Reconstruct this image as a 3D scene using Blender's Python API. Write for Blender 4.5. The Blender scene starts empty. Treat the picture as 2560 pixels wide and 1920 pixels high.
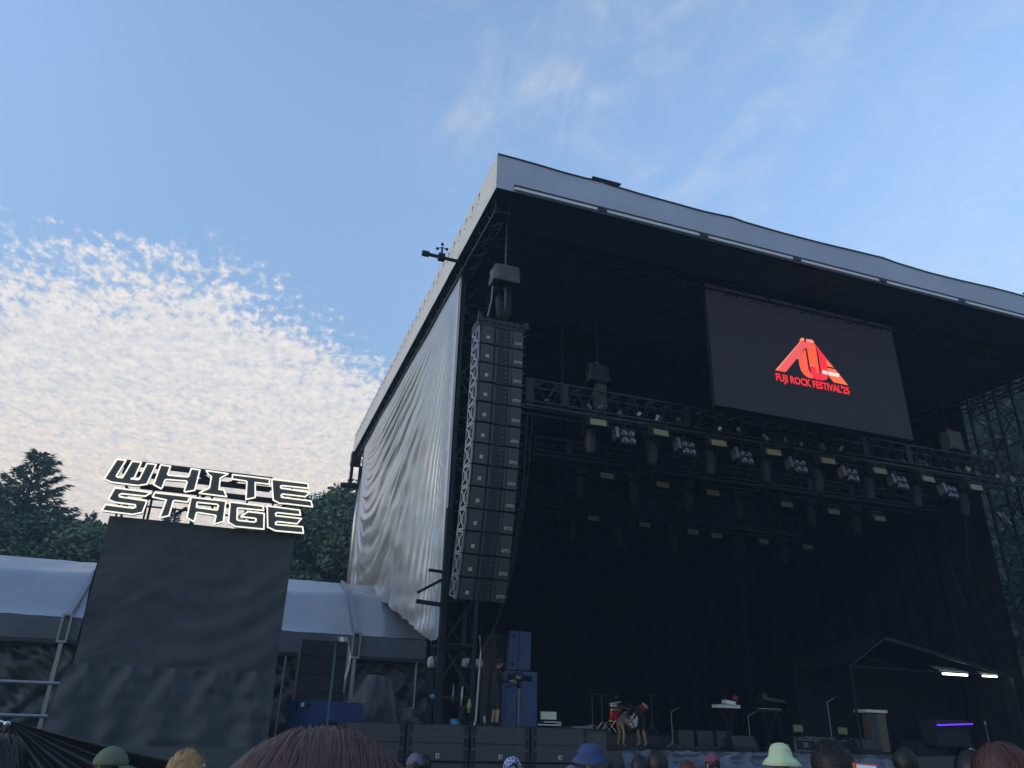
import bpy, bmesh, math, random
from mathutils import Vector, Matrix, noise, Euler
random.seed(7)
S=bpy.context.scene; C=S.collection; R=math.radians; PI=math.pi
H=1.75; F=1923.0
# ------------------------------------------------------------------ camera frame (world X along the stage front, Y away from us)
AX=Vector((0.94026254,-0.16118964,-0.29987372)); AY=Vector((-0.33952925,-0.37922865,-0.86075869)); AZ=Vector((0.02502468,0.91115505,-0.41130309))
CAM=Vector((0,0,H))
def ray(x,y):
    c=Vector((x-1280,-(y-960),-F)); return Vector((AX.dot(c),AY.dot(c),AZ.dot(c)))
def at(x,y,Y): r=ray(x,y); return CAM+r*(Y/r.y)
def atX(x,y,X): r=ray(x,y); return CAM+r*(X/r.x)
def atZ(x,y,Z): r=ray(x,y); return CAM+r*((Z-H)/r.z)
# ------------------------------------------------------------------ materials
def mat(name,col,rough=.7,metal=0,emit=None,es=1,spec=.5,bump=None,var=None,sheen=0,trans=0,coat=0):
    m=bpy.data.materials.new(name); m.use_nodes=True; n=m.node_tree.nodes; l=m.node_tree.links
    b=n['Principled BSDF']; b.inputs['Base Color'].default_value=(*col,1); b.inputs['Roughness'].default_value=rough
    b.inputs['Metallic'].default_value=metal; b.inputs['Specular IOR Level'].default_value=spec
    if coat: b.inputs['Coat Weight'].default_value=coat
    if trans:
        b.inputs['Transmission Weight'].default_value=trans
    if emit: b.inputs['Emission Color'].default_value=(*emit,1); b.inputs['Emission Strength'].default_value=es
    tc=n.new('ShaderNodeTexCoord')
    if var:      # (scale, amount): colour mottling that belongs to the surface
        t=n.new('ShaderNodeTexNoise'); t.inputs['Scale'].default_value=var[0]; t.inputs['Detail'].default_value=6; t.inputs['Roughness'].default_value=.65
        l.new(tc.outputs['Object'],t.inputs['Vector'])
        r=n.new('ShaderNodeValToRGB'); a=var[1]
        r.color_ramp.elements[0].position=.32; r.color_ramp.elements[1].position=.68
        r.color_ramp.elements[0].color=(*[c*(1-a) for c in col],1); r.color_ramp.elements[1].color=(*[min(1,c*(1+a)) for c in col],1)
        l.new(t.outputs['Fac'],r.inputs['Fac']); l.new(r.outputs['Color'],b.inputs['Base Color'])
        mr=n.new('ShaderNodeMapRange'); mr.inputs['To Min'].default_value=max(0,rough-.12); mr.inputs['To Max'].default_value=min(1,rough+.12)
        l.new(t.outputs['Fac'],mr.inputs['Value']); l.new(mr.outputs['Result'],b.inputs['Roughness'])
    if bump:     # (scale, strength, distance)
        t=n.new('ShaderNodeTexNoise'); t.inputs['Scale'].default_value=bump[0]; t.inputs['Detail'].default_value=5
        l.new(tc.outputs['Object'],t.inputs['Vector'])
        u=n.new('ShaderNodeBump'); u.inputs['Strength'].default_value=bump[1]; u.inputs['Distance'].default_value=bump[2]
        l.new(t.outputs['Fac'],u.inputs['Height']); l.new(u.outputs['Normal'],b.inputs['Normal'])
    return m
M={}
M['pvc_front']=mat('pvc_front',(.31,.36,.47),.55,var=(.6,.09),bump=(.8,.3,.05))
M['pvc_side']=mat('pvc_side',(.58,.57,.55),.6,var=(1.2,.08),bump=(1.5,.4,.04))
M['roof_under']=mat('roof_under',(.035,.045,.06),.9,var=(.5,.25),bump=(1.2,.6,.1))
M['trim']=mat('trim',(.5,.53,.58),.4)
M['black']=mat('black',(.008,.009,.012),.65,var=(3,.2),spec=.25)
M['drape']=mat('drape',(.010,.012,.014),.95,var=(1.5,.3),spec=.1)
M['silver']=mat('silver',(.43,.43,.43),.38,.72,var=(2,.05),bump=(1.5,.08,.05))
M['steel']=mat('steel',(.014,.017,.024),.5,.5,var=(6,.2))
M['steel_dark']=mat('steel_dark',(.018,.02,.026),.5,.5,var=(6,.2))
M['steel_light']=mat('steel_light',(.16,.17,.19),.45,.6,var=(6,.15))
M['alu']=mat('alu',(.19,.205,.23),.35,.6,var=(5,.1))
M['cab']=mat('cab',(.018,.021,.028),.65,spec=.3,var=(8,.15),bump=(60,.2,.004))
M['grille']=mat('grille',(.034,.038,.046),.55,.1,var=(14,.15),bump=(150,.5,.004))
M['bag_black']=mat('bag_black',(.006,.007,.010),.5,spec=.25,bump=(4,.6,.03))
M['badge']=mat('badge',(.34,.34,.33),.4)
M['cloth_black']=mat('cloth_black',(.046,.052,.062),.85,var=(1.3,.15),bump=(9,.25,.01),spec=.3)
M['tarp_black']=mat('tarp_black',(.018,.02,.024),.36,var=(2,.2),bump=(5,.5,.02))
M['cloth_grey']=mat('cloth_grey',(.05,.054,.06),.7,var=(4,.2),bump=(8,.4,.02))
M['tent_white']=mat('tent_white',(.195,.215,.26),.30,.25,var=(.5,.08),bump=(.5,.12,.05))
M['tent_valance']=mat('tent_valance',(.06,.07,.095),.6,var=(1.5,.15))
M['letter']=mat('letter',(.055,.06,.068),.6,var=(3,.1))
M['neon']=mat('neon',(.9,.9,.8),.4,emit=(1,.94,.74),es=.42)
M['screen']=mat('screen',(.010,.010,.013),.7,emit=(.028,.031,.046),es=.18,spec=.1)
for k,c in dict(logo_pink=(.82,.10,.09),logo_orange=(1,.105,.03),logo_red=(.95,.012,.045),logo_amber=(.95,.16,.045),logo_white=(.95,.72,.66),logo_text=(1,.012,.012),logo_hi=(1,.28,.18)).items():
    M[k]=mat(k,(.02,.02,.02),.5,emit=c,es=.5)
M['led_panel']=mat('led_panel',(.21,.20,.095),.5,var=(20,.05))
M['led_panel2']=mat('led_panel2',(.75,.75,.55),.5)
M['lens']=mat('lens',(.14,.15,.17),.2,.9)
M['blue_cover']=mat('blue_cover',(.035,.055,.17),.6,var=(2,.12),bump=(5,.3,.02))
M['grey_cover']=mat('grey_cover',(.10,.12,.18),.6,var=(2,.12))
M['teal']=mat('teal',(.012,.085,.10),.6)
M['fur']=mat('fur',(.42,.43,.42),1,var=(30,.2),bump=(60,1,.02))
M['tube']=mat('tube',(1,1,1),.4,emit=(1,.96,.86),es=3)
M['violet']=mat('violet',(.1,.05,.6),.4,emit=(.09,.02,1),es=.9)
M['skin']=mat('skin',(.42,.24,.17),.55,var=(9,.1)); M['skin_tan']=mat('skin_tan',(.30,.15,.10),.55,var=(9,.1))
M['eye']=mat('eye',(.02,.015,.01),.2)
M['shirt_black']=mat('shirt_black',(.022,.022,.026),.85,var=(6,.2)); M['shorts_dark']=mat('shorts_dark',(.03,.03,.032),.85,var=(6,.2))
M['khaki']=mat('khaki',(.42,.33,.13),.8,var=(6,.15)); M['shirt_grey']=mat('shirt_grey',(.20,.21,.25),.8,var=(6,.1))
M['shirt_blue']=mat('shirt_blue',(.05,.07,.13),.85); M['shirt_white']=mat('shirt_white',(.6,.6,.58),.8)
M['hair_black']=mat('hair_black',(.012,.010,.010),.45); M['hair_brown']=mat('hair_brown',(.065,.028,.022),.6,var=(12,.25))
M['hair_brown2']=mat('hair_brown2',(.10,.045,.032),.6)
M['hair_blond']=mat('hair_blond',(.42,.26,.11),.45,var=(20,.3)); M['hair_auburn']=mat('hair_auburn',(.10,.02,.012),.45)
M['cap_green']=mat('cap_green',(.085,.11,.075),.8,var=(12,.15)); M['hat_green']=mat('hat_green',(.42,.52,.32),.85,var=(8,.08))
M['hat_blue']=mat('hat_blue',(.025,.045,.14),.85,var=(7,.12)); M['cap_maroon']=mat('cap_maroon',(.12,.035,.06),.85); M['cap_lav']=mat('cap_lav',(.09,.09,.14),.85); M['cap_dark']=mat('cap_dark',(.025,.025,.03),.85)
M['red_drum']=mat('red_drum',(.55,.012,.015),.2,.2,coat=.6); M['drum_head']=mat('drum_head',(.8,.8,.8),.4); M['brass']=mat('brass',(.30,.22,.08),.3,.9)
M['chrome']=mat('chrome',(.75,.77,.8),.2,.95); M['white_plastic']=mat('white_plastic',(.70,.72,.75),.35)
M['plywood']=mat('plywood',(.13,.11,.08),.7,var=(3,.2)); M['orange']=mat('orange',(.62,.10,.03),.4); M['red']=mat('red',(.32,.02,.02),.5)
M['yellow']=mat('yellow',(.24,.24,.05),.6); M['cyan']=mat('cyan',(.03,.15,.25),.5)
M['phone']=mat('phone',(.02,.02,.02),.2,emit=(.16,.24,.36),es=.7)
M['deck']=mat('deck',(.04,.045,.055),.38,var=(1.2,.25))
M['bark']=mat('bark',(.06,.045,.035),.9,var=(3,.3),bump=(9,.8,.05))
def leaf(name,c):
    m=mat(name,c,.6,var=(.35,.4),spec=.2); b=m.node_tree.nodes['Principled BSDF']; b.inputs['Subsurface Weight'].default_value=0; return m
M['needle']=leaf('needle',(.075,.12,.075)); M['needle_dark']=leaf('needle_dark',(.06,.10,.068)); M['leafy']=leaf('leafy',(.085,.14,.075)); M['leafy2']=leaf('leafy2',(.075,.125,.065))
M['grass']=mat('grass',(.05,.07,.03),.95,var=(.8,.4),bump=(4,.8,.05)); M['hillside']=mat('hillside',(.03,.05,.022),.95,var=(.08,.4),bump=(.3,1,1.5))
M['film']=mat('film',(.45,.47,.5),.25,var=(9,.2)); M['bluewhite']=mat('bluewhite',(.075,.095,.14),.3,.1,var=(2.5,.35),bump=(4,.7,.05))
def bandana():
    m=mat('bandana',(.2,.3,.5),.8); n=m.node_tree.nodes; l=m.node_tree.links
    v=n.new('ShaderNodeTexVoronoi'); v.feature='DISTANCE_TO_EDGE'; v.inputs['Scale'].default_value=26
    r=n.new('ShaderNodeValToRGB'); r.color_ramp.elements[0].color=(.55,.62,.75,1); r.color_ramp.elements[1].color=(.04,.08,.22,1); r.color_ramp.elements[1].position=.09
    tc=n.new('ShaderNodeTexCoord'); l.new(tc.outputs['Object'],v.inputs['Vector']); l.new(v.outputs['Distance'],r.inputs['Fac']); l.new(r.outputs['Color'],n['Principled BSDF'].inputs['Base Color']); return m
M['bandana']=bandana()
# ------------------------------------------------------------------ mesh builder
class MB:
    def __init__(s): s.v=[]; s.f=[]
    def add(s,vs,fs):
        o=len(s.v); s.v+= [Vector(a) for a in vs]; s.f+=[tuple(i+o for i in f) for f in fs]; return s
    def box(s,c,size,rot=None):
        c=Vector(c); h=[k/2 for k in size]
        vs=[Vector((a*h[0],b*h[1],d*h[2])) for a in(-1,1) for b in(-1,1) for d in(-1,1)]
        if rot is not None: vs=[rot@v for v in vs]
        return s.add([c+v for v in vs],[(0,1,3,2),(4,6,7,5),(0,4,5,1),(2,3,7,6),(0,2,6,4),(1,5,7,3)])
    def bar(s,p,q,w,h=None):
        p=Vector(p);q=Vector(q); h=h or w; d=q-p; L=d.length
        if L<1e-6: return s
        return s.box((p+q)/2,(w,h,L),d.to_track_quat('Z','Y').to_matrix())
    def tube(s,pts,r,n=6,cap=True):
        pts=[Vector(p) for p in pts]; rs=r if isinstance(r,(list,tuple)) else [r]*len(pts); vs=[];fs=[]
        for i,p in enumerate(pts):
            d=(pts[min(i+1,len(pts)-1)]-pts[max(i-1,0)]); 
            if d.length<1e-9: d=Vector((0,0,1))
            q=d.to_track_quat('Z','Y')
            for k in range(n): a=2*PI*k/n; vs.append(p+q@Vector((math.cos(a)*rs[i],math.sin(a)*rs[i],0)))
        for i in range(len(pts)-1):
            for k in range(n): fs.append((i*n+k,i*n+(k+1)%n,(i+1)*n+(k+1)%n,(i+1)*n+k))
        if cap: fs.append(tuple(range(n))[::-1]); fs.append(tuple((len(pts)-1)*n+k for k in range(n)))
        return s.add(vs,fs)
    def lathe(s,c,prof,n=20,axis=None,wob=None):   # prof [(r,z)]
        c=Vector(c); q=Vector(axis).to_track_quat('Z','Y') if axis is not None else None; vs=[];fs=[]
        for j,(r,z) in enumerate(prof):
            for k in range(n):
                a=2*PI*k/n; rr=r*(1+(wob(a,j) if wob else 0)); v=Vector((math.cos(a)*rr,math.sin(a)*rr,z)); vs.append(c+(q@v if q else v))
        for j in range(len(prof)-1):
            for k in range(n): fs.append((j*n+k,j*n+(k+1)%n,(j+1)*n+(k+1)%n,(j+1)*n+k))
        return s.add(vs,fs)
    def ell(s,c,r,nu=16,nv=10,rot=None):
        c=Vector(c); vs=[];fs=[]
        for j in range(nv+1):
            t=PI*j/nv
            for k in range(nu):
                a=2*PI*k/nu; v=Vector((math.sin(t)*math.cos(a)*r[0],math.sin(t)*math.sin(a)*r[1],math.cos(t)*r[2])); vs.append(c+(rot@v if rot is not None else v))
        for j in range(nv):
            for k in range(nu): fs.append((j*nu+k,(j+1)*nu+k,(j+1)*nu+(k+1)%nu,j*nu+(k+1)%nu))
        return s.add(vs,fs)
    def grid(s,fn,nu,nv):
        vs=[fn(i/nu,j/nv) for j in range(nv+1) for i in range(nu+1)]
        return s.add(vs,[(j*(nu+1)+i,j*(nu+1)+i+1,(j+1)*(nu+1)+i+1,(j+1)*(nu+1)+i) for j in range(nv) for i in range(nu)])
    def truss(s,p,q,size,pitch=.6,r=.025,br=.012,up=Vector((0,0,1)),sq=True,h=None):
        p=Vector(p);q=Vector(q);d=(q-p).normalized(); side=d.cross(up).normalized(); u=side.cross(d).normalized(); h=h or size
        cs=[(side*a*size/2+u*b*h/2) for a,b in((-1,-1),(1,-1),(1,1),(-1,1))]; L=(q-p).length; n=max(1,round(L/pitch))
        for c in cs: s.bar(p+c,q+c,r*2)
        for k in range(4):
            a,b=cs[k],cs[(k+1)%4]
            for i in range(n):
                t0=p+d*L*i/n; t1=p+d*L*(i+1)/n; tm=(t0+t1)/2
                s.bar(t0+a,tm+b,br*2); s.bar(tm+b,t1+a,br*2)
        for i in (0,n):
            t=p+d*L*i/n
            for k in range(4): s.bar(t+cs[k],t+cs[(k+1)%4],br*2.4)
        return s
    def build(s,name,m,parent=None,smooth=False,solid=0,loc=None):
        me=bpy.data.meshes.new(name); me.from_pydata(s.v,[],s.f); me.update()
        if smooth: me.polygons.foreach_set('use_smooth',[True]*len(me.polygons))
        o=bpy.data.objects.new(name,me); C.objects.link(o); me.materials.append(M[m] if isinstance(m,str) else m)
        if parent: 
            o.parent=parent; me.transform(Matrix.Translation(-parent.matrix_world_loc)) if False else None
        if solid: 
            k=o.modifiers.new('thick','SOLIDIFY'); k.thickness=solid; k.offset=0
        return o
def tag(o,label=None,cat=None,group=None,kind=None):
    if label: o['label']=label
    if cat: o['category']=cat
    if group: o['group']=group
    if kind: o['kind']=kind
    return o
BASE={}
def thing(name,label,cat,loc=(0,0,0),group=None,rz=0):
    o=bpy.data.objects.new(name,None); C.objects.link(o); o.empty_display_size=.2
    o.location=loc; o.rotation_euler=(0,0,rz); o.matrix_basis=Matrix.Translation(loc)@Matrix.Rotation(rz,4,'Z'); return tag(o,label,cat,group)
def part(mb,name,m,parent,smooth=False,solid=0,local=False):
    """local=False: mesh was built in world coordinates; move it into the thing's frame"""
    o=mb.build(name,m,None,smooth,solid)
    root=parent
    while root.parent: root=root.parent
    if not local: o.data.transform(root.matrix_basis.inverted())
    o.parent=parent
    return o
def copy_tree(o,parent=None):
    c=o.copy(); C.objects.link(c)
    if parent: c.parent=parent
    for ch in [x for x in bpy.data.objects if x.parent==o]: copy_tree(ch,c)
    return c
def text_mesh(txt,size=1,depth=.01,bold=0,cond=1):
    cu=bpy.data.curves.new('t','FONT'); cu.body=txt; cu.size=size; cu.extrude=depth; cu.offset=bold; cu.align_x='CENTER'; cu.align_y='CENTER'; cu.resolution_u=3
    o=bpy.data.objects.new('t',cu); C.objects.link(o); dg=bpy.context.evaluated_depsgraph_get(); me=bpy.data.meshes.new_from_object(o.evaluated_get(dg)); bpy.data.objects.remove(o); me.materials.clear()
    return me
def poly_mesh(outer,hole,thick,nrm):
    """flat polygon (with optional hole) given as 3D points on a plane, extruded along nrm"""
    bm=bmesh.new(); 
    def loop(pts):
        v=[bm.verts.new(p) for p in pts]; return [bm.edges.new((v[i],v[(i+1)%len(v)])) for i in range(len(v))]
    e=loop(outer)+(loop(hole) if hole else [])
    bmesh.ops.triangle_fill(bm,edges=e,use_beauty=True,normal=nrm)
    if thick:
        r=bmesh.ops.extrude_face_region(bm,geom=bm.faces[:]); vs=[g for g in r['geom'] if isinstance(g,bmesh.types.BMVert)]
        bmesh.ops.translate(bm,verts=vs,vec=nrm*thick)
    bmesh.ops.recalc_face_normals(bm,faces=bm.faces[:])
    me=bpy.data.meshes.new('poly'); bm.to_mesh(me); bm.free(); return me
def mobj(me,name,m,parent=None,world=True):
    o=bpy.data.objects.new(name,me); C.objects.link(o); me.materials.append(M[m])
    if parent:
        root=parent
        while root.parent: root=root.parent
        if world: me.transform(root.matrix_basis.inverted())
        o.parent=parent
    return o
def nz(x,y,z=0): return noise.noise(Vector((x,y,z)))
def lerp(a,b,t): return a+(b-a)*t

# ================================================================== GROUND, HILLS
DECK=1.35; WING=1.86
g=MB().grid(lambda u,v: Vector((-250+500*u,-60+290*v,0.25*nz(u*30,v*15) if v*290-60>45 else 0)),60,60).build('ground','grass'); tag(g,kind='structure')
def hillz(x,y):
    return 0
def hill_mesh(f,x0,x1,y0,y1,n,m): 
    return MB().grid(lambda u,v: Vector((lerp(x0,x1,u),lerp(y0,y1,v),f(lerp(x0,x1,u),lerp(y0,y1,v)))),n,n)
def hr(x,y):   # forested mountainside to the right
    d=max(0,x-46)*1.6+max(0,y-70)*.2
    return -1+min(39,d*.95)*(1+.12*nz(x*.03,y*.03))+4*nz(x*.06,y*.06,3)
def hr_ok(x,y): return hr(x,y)
h1=hill_mesh(hr,45,240,-10,225,60,0).build('hill','hillside',smooth=True); tag(h1,kind='structure')
def hl(x,y): return -1+max(0,min(1,(y-95)/60))*(13+5*nz(x*.02,y*.02)+3*nz(x*.07,y*.07))
h2=hill_mesh(hl,-150,120,94,200,60,0).build('hill','hillside',smooth=True); tag(h2,kind='structure')

# ================================================================== TREES
def conifer(h,w,seed,levels,needles,droop=.25,sp=.28):
    rnd=random.Random(seed); tr=MB(); cr=MB()
    tr.tube([(0,0,0),(0.05*h/10,0,h*.5),(0,0,h*.98)],[h*.018,h*.011,.02],6)
    for i in range(levels):
        t=(i+.5)/levels; z=h*(.06+.92*t); L=w*(1-t)**.75*(.88+.24*rnd.random())+.12; nb=max(4,int(7*(1-t)+4))
        for k in range(nb):
            a=rnd.random()*2*PI; LL=L*(.75+.35*rnd.random()); d=Vector((math.cos(a),math.sin(a),0)); rise=lerp(-.05,.7,t**2)+rnd.uniform(-.15,.15)
            pts=[Vector((0,0,z))+d*LL*s+Vector((0,0,LL*(rise*s-droop*s*s*(1-t)+.12*s**3))) for s in (0,.35,.7,1)]
            tr.tube(pts,[.05*h/15,.03*h/15,.018*h/15,.006],3,False)
            for q in range(int(needles*(LL/w+.12))):
                s=rnd.random()**.7; j=min(2,int(s*3)); p=pts[j].lerp(pts[j+1],s*3-j)
                side=Vector((-d.y,d.x,0))*rnd.uniform(-1,1)*LL*sp*(1-s*.6); dz=Vector((0,0,-abs(side.length)*.25+rnd.uniform(-.12,.1)))
                c=p+side+dz; dirn=(d*(.6+.4*rnd.random())+side*.6/(side.length+.2)+Vector((0,0,rnd.uniform(-.5,.35)))).normalized(); ln=rnd.uniform(.22,.5)*h/17; wd=rnd.uniform(.035,.075)*h/17
                n=dirn.cross(Vector((rnd.uniform(-1,1),rnd.uniform(-1,1),rnd.uniform(-1,1)))).normalized()*wd
                cr.add([c-n,c+n,c+dirn*ln],[(0,1,2)])
    return tr,cr
def broadleaf(h,w,seed,n,ls=.22):
    rnd=random.Random(seed); tr=MB(); cr=MB(); tr.tube([(0,0,0),(.1,0,h*.35),(0,.1,h*.7)],[h*.02,h*.014,.04],7)
    cl=[]
    for i in range(34):
        a=rnd.random()*2*PI; zz=rnd.random(); rr=w*(.25+.75*rnd.random())*math.sin(PI*min(1,.18+.8*(1-zz)))*.8
        c=Vector((math.cos(a)*rr,math.sin(a)*rr,h*(.12+.82*zz))); cl.append((c,rnd.uniform(.14,.28)*w+.35)); tr.tube([(0,0,c.z*.6),c*.6+Vector((0,0,c.z*.28)),c],[.07,.045,.015],4,False)
    for i in range(n):
        c,r=cl[rnd.randrange(len(cl))]; v=Vector((rnd.gauss(0,1),rnd.gauss(0,1),rnd.gauss(0,1))).normalized()*r*(.55+.55*rnd.random()); v.z*=.75
        p=c+v; a=Vector((rnd.gauss(0,1),rnd.gauss(0,1),rnd.gauss(0,.6))).normalized(); b=a.cross(Vector((rnd.gauss(0,1),rnd.gauss(0,1),rnd.gauss(0,1)))).normalized()
        s=ls*rnd.uniform(.6,1.3); cr.add([p-a*s*.5,p+b*s*.35,p+a*s*.6,p-b*s*.35],[(0,1,2,3)])
    return tr,cr
protos={}
def tree_proto(key,fn,leafm):
    tr,cr=fn; t=tr.build('trunk','bark'); c=cr.build('crown',leafm); protos[key]=(t.data,c.data); bpy.data.objects.remove(t); bpy.data.objects.remove(c)
tree_proto('larch',conifer(19,6.4,1,74,100,.30,.13),'needle'); tree_proto('fir',conifer(17,4.2,2,44,120,.2),'needle_dark'); tree_proto('fir2',conifer(17,4.6,5,40,110,.3),'needle')
tree_proto('bush',broadleaf(14,5,3,42000,.24),'leafy'); tree_proto('bush2',broadleaf(13,5.5,4,42000,.25),'leafy2')
HT=dict(larch=19,fir=17,fir2=17,bush=14,bush2=13)
def tree(key,px,topy,Y,label,name,group=None,wide=1,rz=None):
    p=at(px,topy,Y); s=p.z/HT[key]
    o=thing(name,label,'tree',(p.x,p.y,-.2),group); o.rotation_euler=(0,0,rz if rz is not None else random.random()*6); o.scale=(s*wide,s*wide,s*1.01)
    for n,me in zip(('trunk','crown'),protos[key]):
        c=bpy.data.objects.new(n,me); C.objects.link(c); c.parent=o
    return o
tree('larch',104,1118,52,'tall ragged conifer at the far left, its pointed top above all other left trees','conifer_tree',wide=1.1)
tree('larch',14,1205,50,'conifer cut by the left frame edge, lower than the tall one beside it','conifer_tree',wide=.95)
tree('fir',232,1272,60,'small dark conifer tip just left of the sign letters','conifer_tree',wide=.85)
tree('fir',441,1262,62,'slim conifer whose tip shows through the lower row of sign letters','conifer_tree',wide=.8)
tree('fir2',330,1295,60,'short conifer showing under the first letters of the sign','conifer_tree',wide=1.0)
tree('fir2',857,1212,58,'conifer with a bristly top just left of the stage curtain','conifer_tree',wide=.95)
tree('fir2',560,1330,66,'low conifer behind the top edge of the black sign tower','conifer_tree')
tree('bush',815,1240,54,'round green broadleaf tree between sign tower and silver curtain','broadleaf_tree')
tree('bush2',760,1275,50,'dark broadleaf tree right behind the right edge of the sign tower','broadleaf_tree')
tree('bush2',900,1232,60,'broadleaf tree partly hidden by the back corner of the silver curtain','broadleaf_tree')
tree('bush2',640,1330,52,'broadleaf tree hidden mostly behind the black sign tower','broadleaf_tree')
tree('fir2',178,1262,54,'shaggy conifer between the tall left conifer and the sign','conifer_tree',wide=1.25)
tree('fir',268,1300,50,'short bushy conifer against the left edge of the sign tower','conifer_tree',wide=1.3)
G='broadleaf trees filling in under the left conifers'
for px,ty,Y in ((30,1312,46),(120,1296,49),(205,1306,46),(275,1316,50),(-60,1280,48),(60,1285,56)):
    tree('bush' if px%20 else 'bush2',px,ty,Y,'dark bushy tree in the low mass under the left conifers above the marquee roof','broadleaf_tree',G,wide=1.15)
G='trees glimpsed behind the sign tower'
for px,ty,Y in ((380,1330,56),(480,1345,56)):
    tree('bush',px,ty,Y,'bushy tree glimpsed between the sign letters and the sign tower top','broadleaf_tree',G,wide=1.1)
# forest on the right mountainside: one uncountable mass
rnd=random.Random(11); fm=MB()
for i in range(2600):
    y=rnd.uniform(5,100); x=rnd.uniform(47,110); z=hr(x,y)
    if x/y<1.22 or x/y>2.3: continue
    w=rnd.uniform(2.2,4.2); hh=rnd.uniform(5,9); c=Vector((x,y,z+hh*.5))
    for k in range(110):
        v=Vector((rnd.gauss(0,1),rnd.gauss(0,1),rnd.gauss(0,1))).normalized()*rnd.uniform(.6,1.05); p=c+Vector((v.x*w*.55,v.y*w*.55,v.z*hh*.5)); a=Vector((rnd.gauss(0,1),rnd.gauss(0,1),rnd.gauss(0,.5))).normalized(); b=a.cross(Vector((rnd.gauss(0,1),rnd.gauss(0,1),1))).normalized(); s=rnd.uniform(.22,.5)
        fm.add([p-a*s,p+b*s*.7,p+a*s,p-b*s*.7],[(0,1,2,3)])
M['forest_leaf']=leaf('forest_leaf',(.016,.034,.020))
tag(fm.build('forest','forest_leaf'),kind='stuff')

# ================================================================== STAGE ROOF
YF=16.0; YB=40.0; XL=4.97; XR=28.35; ZL=at(1240,468,YF).z
st=thing('stage_roof','huge flat stage roof with blue-grey front fascia, pale laced side and dark ceiling','stage roof',(XL,YF,ZL))
top=[(1240,385),(1290,398),(1340,412),(1400,430),(1460,446),(1505,456),(1530,465),(1600,486),(1680,508),(1760,530),(1830,545),(1860,556),(1950,582),(2050,608),(2130,627),(2205,645),(2240,658),(2320,682),(2400,702),(2480,720),(2530,733),(2562,742)]
tp=[at(x,y,YF) for x,y in top]; tp=[Vector((p.x,YF,p.z)) for p in tp]; tp.append(Vector((XR,YF,tp[-1].z-.02)))
tp[0].x=XL
b=MB(); n=len(tp); vs=[];fs=[]
for p in tp:
    for j in range(5): z=lerp(ZL,p.z,j/4); vs.append((p.x,YF-.05*math.sin(PI*j/4)*abs(nz(p.x*.7,2)),z))
for i in range(n-1):
    for j in range(4): fs.append((i*5+j,(i+1)*5+j,(i+1)*5+j+1,i*5+j+1))
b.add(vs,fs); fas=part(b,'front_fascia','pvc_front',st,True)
b=MB()
for i in range(n-1): b.bar(tp[i]+Vector((0,-.02,.01)),tp[i+1]+Vector((0,-.02,.01)),.03)
for px in (1515,): p=at(px,{1515:457,2212:645,2535:733}[px],YF); b.box((p.x,YF-.02,p.z+.04),(.9,.10,.04))
part(b,'ridge_cord','steel_dark',st)
b=MB().box(((XL+.5+XR)/2,YF-.09,ZL+.04),(XR-XL-.5,.06,.085)); part(b,'trim_strip','trim',st)
b=MB().box(((XL+.5+XR)/2,YF-.05,ZL+.155),(XR-XL-.5,.05,.07)); 
for k in range(7): b.box((XL+3.1+k*3.3,YF-.13,ZL+.04),(.28,.03,.10))
part(b,'trim_joint','steel_dark',st)
# left side fascia (leans very slightly) and lacing
ZT=tp[0].z
def sidef(u,v): y=lerp(YF,YB,u); return Vector((XL-.008*abs(nz(y*.8,v*3)),y,lerp(ZL,ZT,v)+ 0))
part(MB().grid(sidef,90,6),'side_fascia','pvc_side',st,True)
b=MB()
for k in range(34):
    y=YF+1.6+k*.66
    b.ell((XL-.012,y,ZT-.20),(.008,.06,.04),8,6); b.ell((XL-.012,y+.18,ZT-.42),(.008,.03,.03),8,6); b.bar((XL-.012,y,ZT-.20),(XL-.012,y+.06,ZT-.34),.010)
part(b,'lacing','steel_dark',st)
part(MB().box(((XL+XR)/2,(YF+YB)/2+.1,ZL+.16),(XR-XL-.1,YB-YF-.3,.1)),'ceiling','roof_under',st)
def rooft(u,v):
    x=lerp(XL,XR,u); y=lerp(YF,YB,v); e=0
    for i in range(n-1):
        if tp[i].x<=x<=tp[i+1].x+1e-6: e=lerp(tp[i].z,tp[i+1].z,(x-tp[i].x)/max(1e-6,tp[i+1].x-tp[i].x)); break
    return Vector((x,y,e-.02-.0*v))
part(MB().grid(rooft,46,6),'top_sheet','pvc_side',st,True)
b=MB()
for x in (XL+.12,XR-.12):
    b.truss((x+.25,YF+.5,ZL-.2),(x+.25 if x<10 else x-.5,YB,ZL-.2),.4,.8,.03,.016)
for k in range(5): y=YF+2+k*5.2; b.truss((XL+.4,y,ZL-.15),(XR-.4,y,ZL-.15),.4,1.0,.03,.016)
part(b,'roof_truss','steel_dark',st)
# back left corner bracket
pb=at(905,1170,YB); b=MB()
b.box((XL+.15,YB-.3,ZL-.35),(.5,.5,.7)); b.bar((XL-.0,YB-.3,ZL-.7),(XL-.0,YB-.3,ZL-1.9),.16); b.bar((XL+.45,YB-.3,ZL-.7),(XL+.45,YB-.3,ZL-1.9),.16); b.bar((XL-.5,YB-.35,ZL-1.85),(XL+1,YB-.35,ZL-1.85),.2)
part(b,'corner_bracket','steel',st)
# right/back closing valance seen beyond
part(MB().box((XR,(YF+YB)/2,lerp(ZL,ZT,.5)),(.1,YB-YF-.1,ZT-ZL-.1)),'end_fascia','pvc_side',st)

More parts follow.
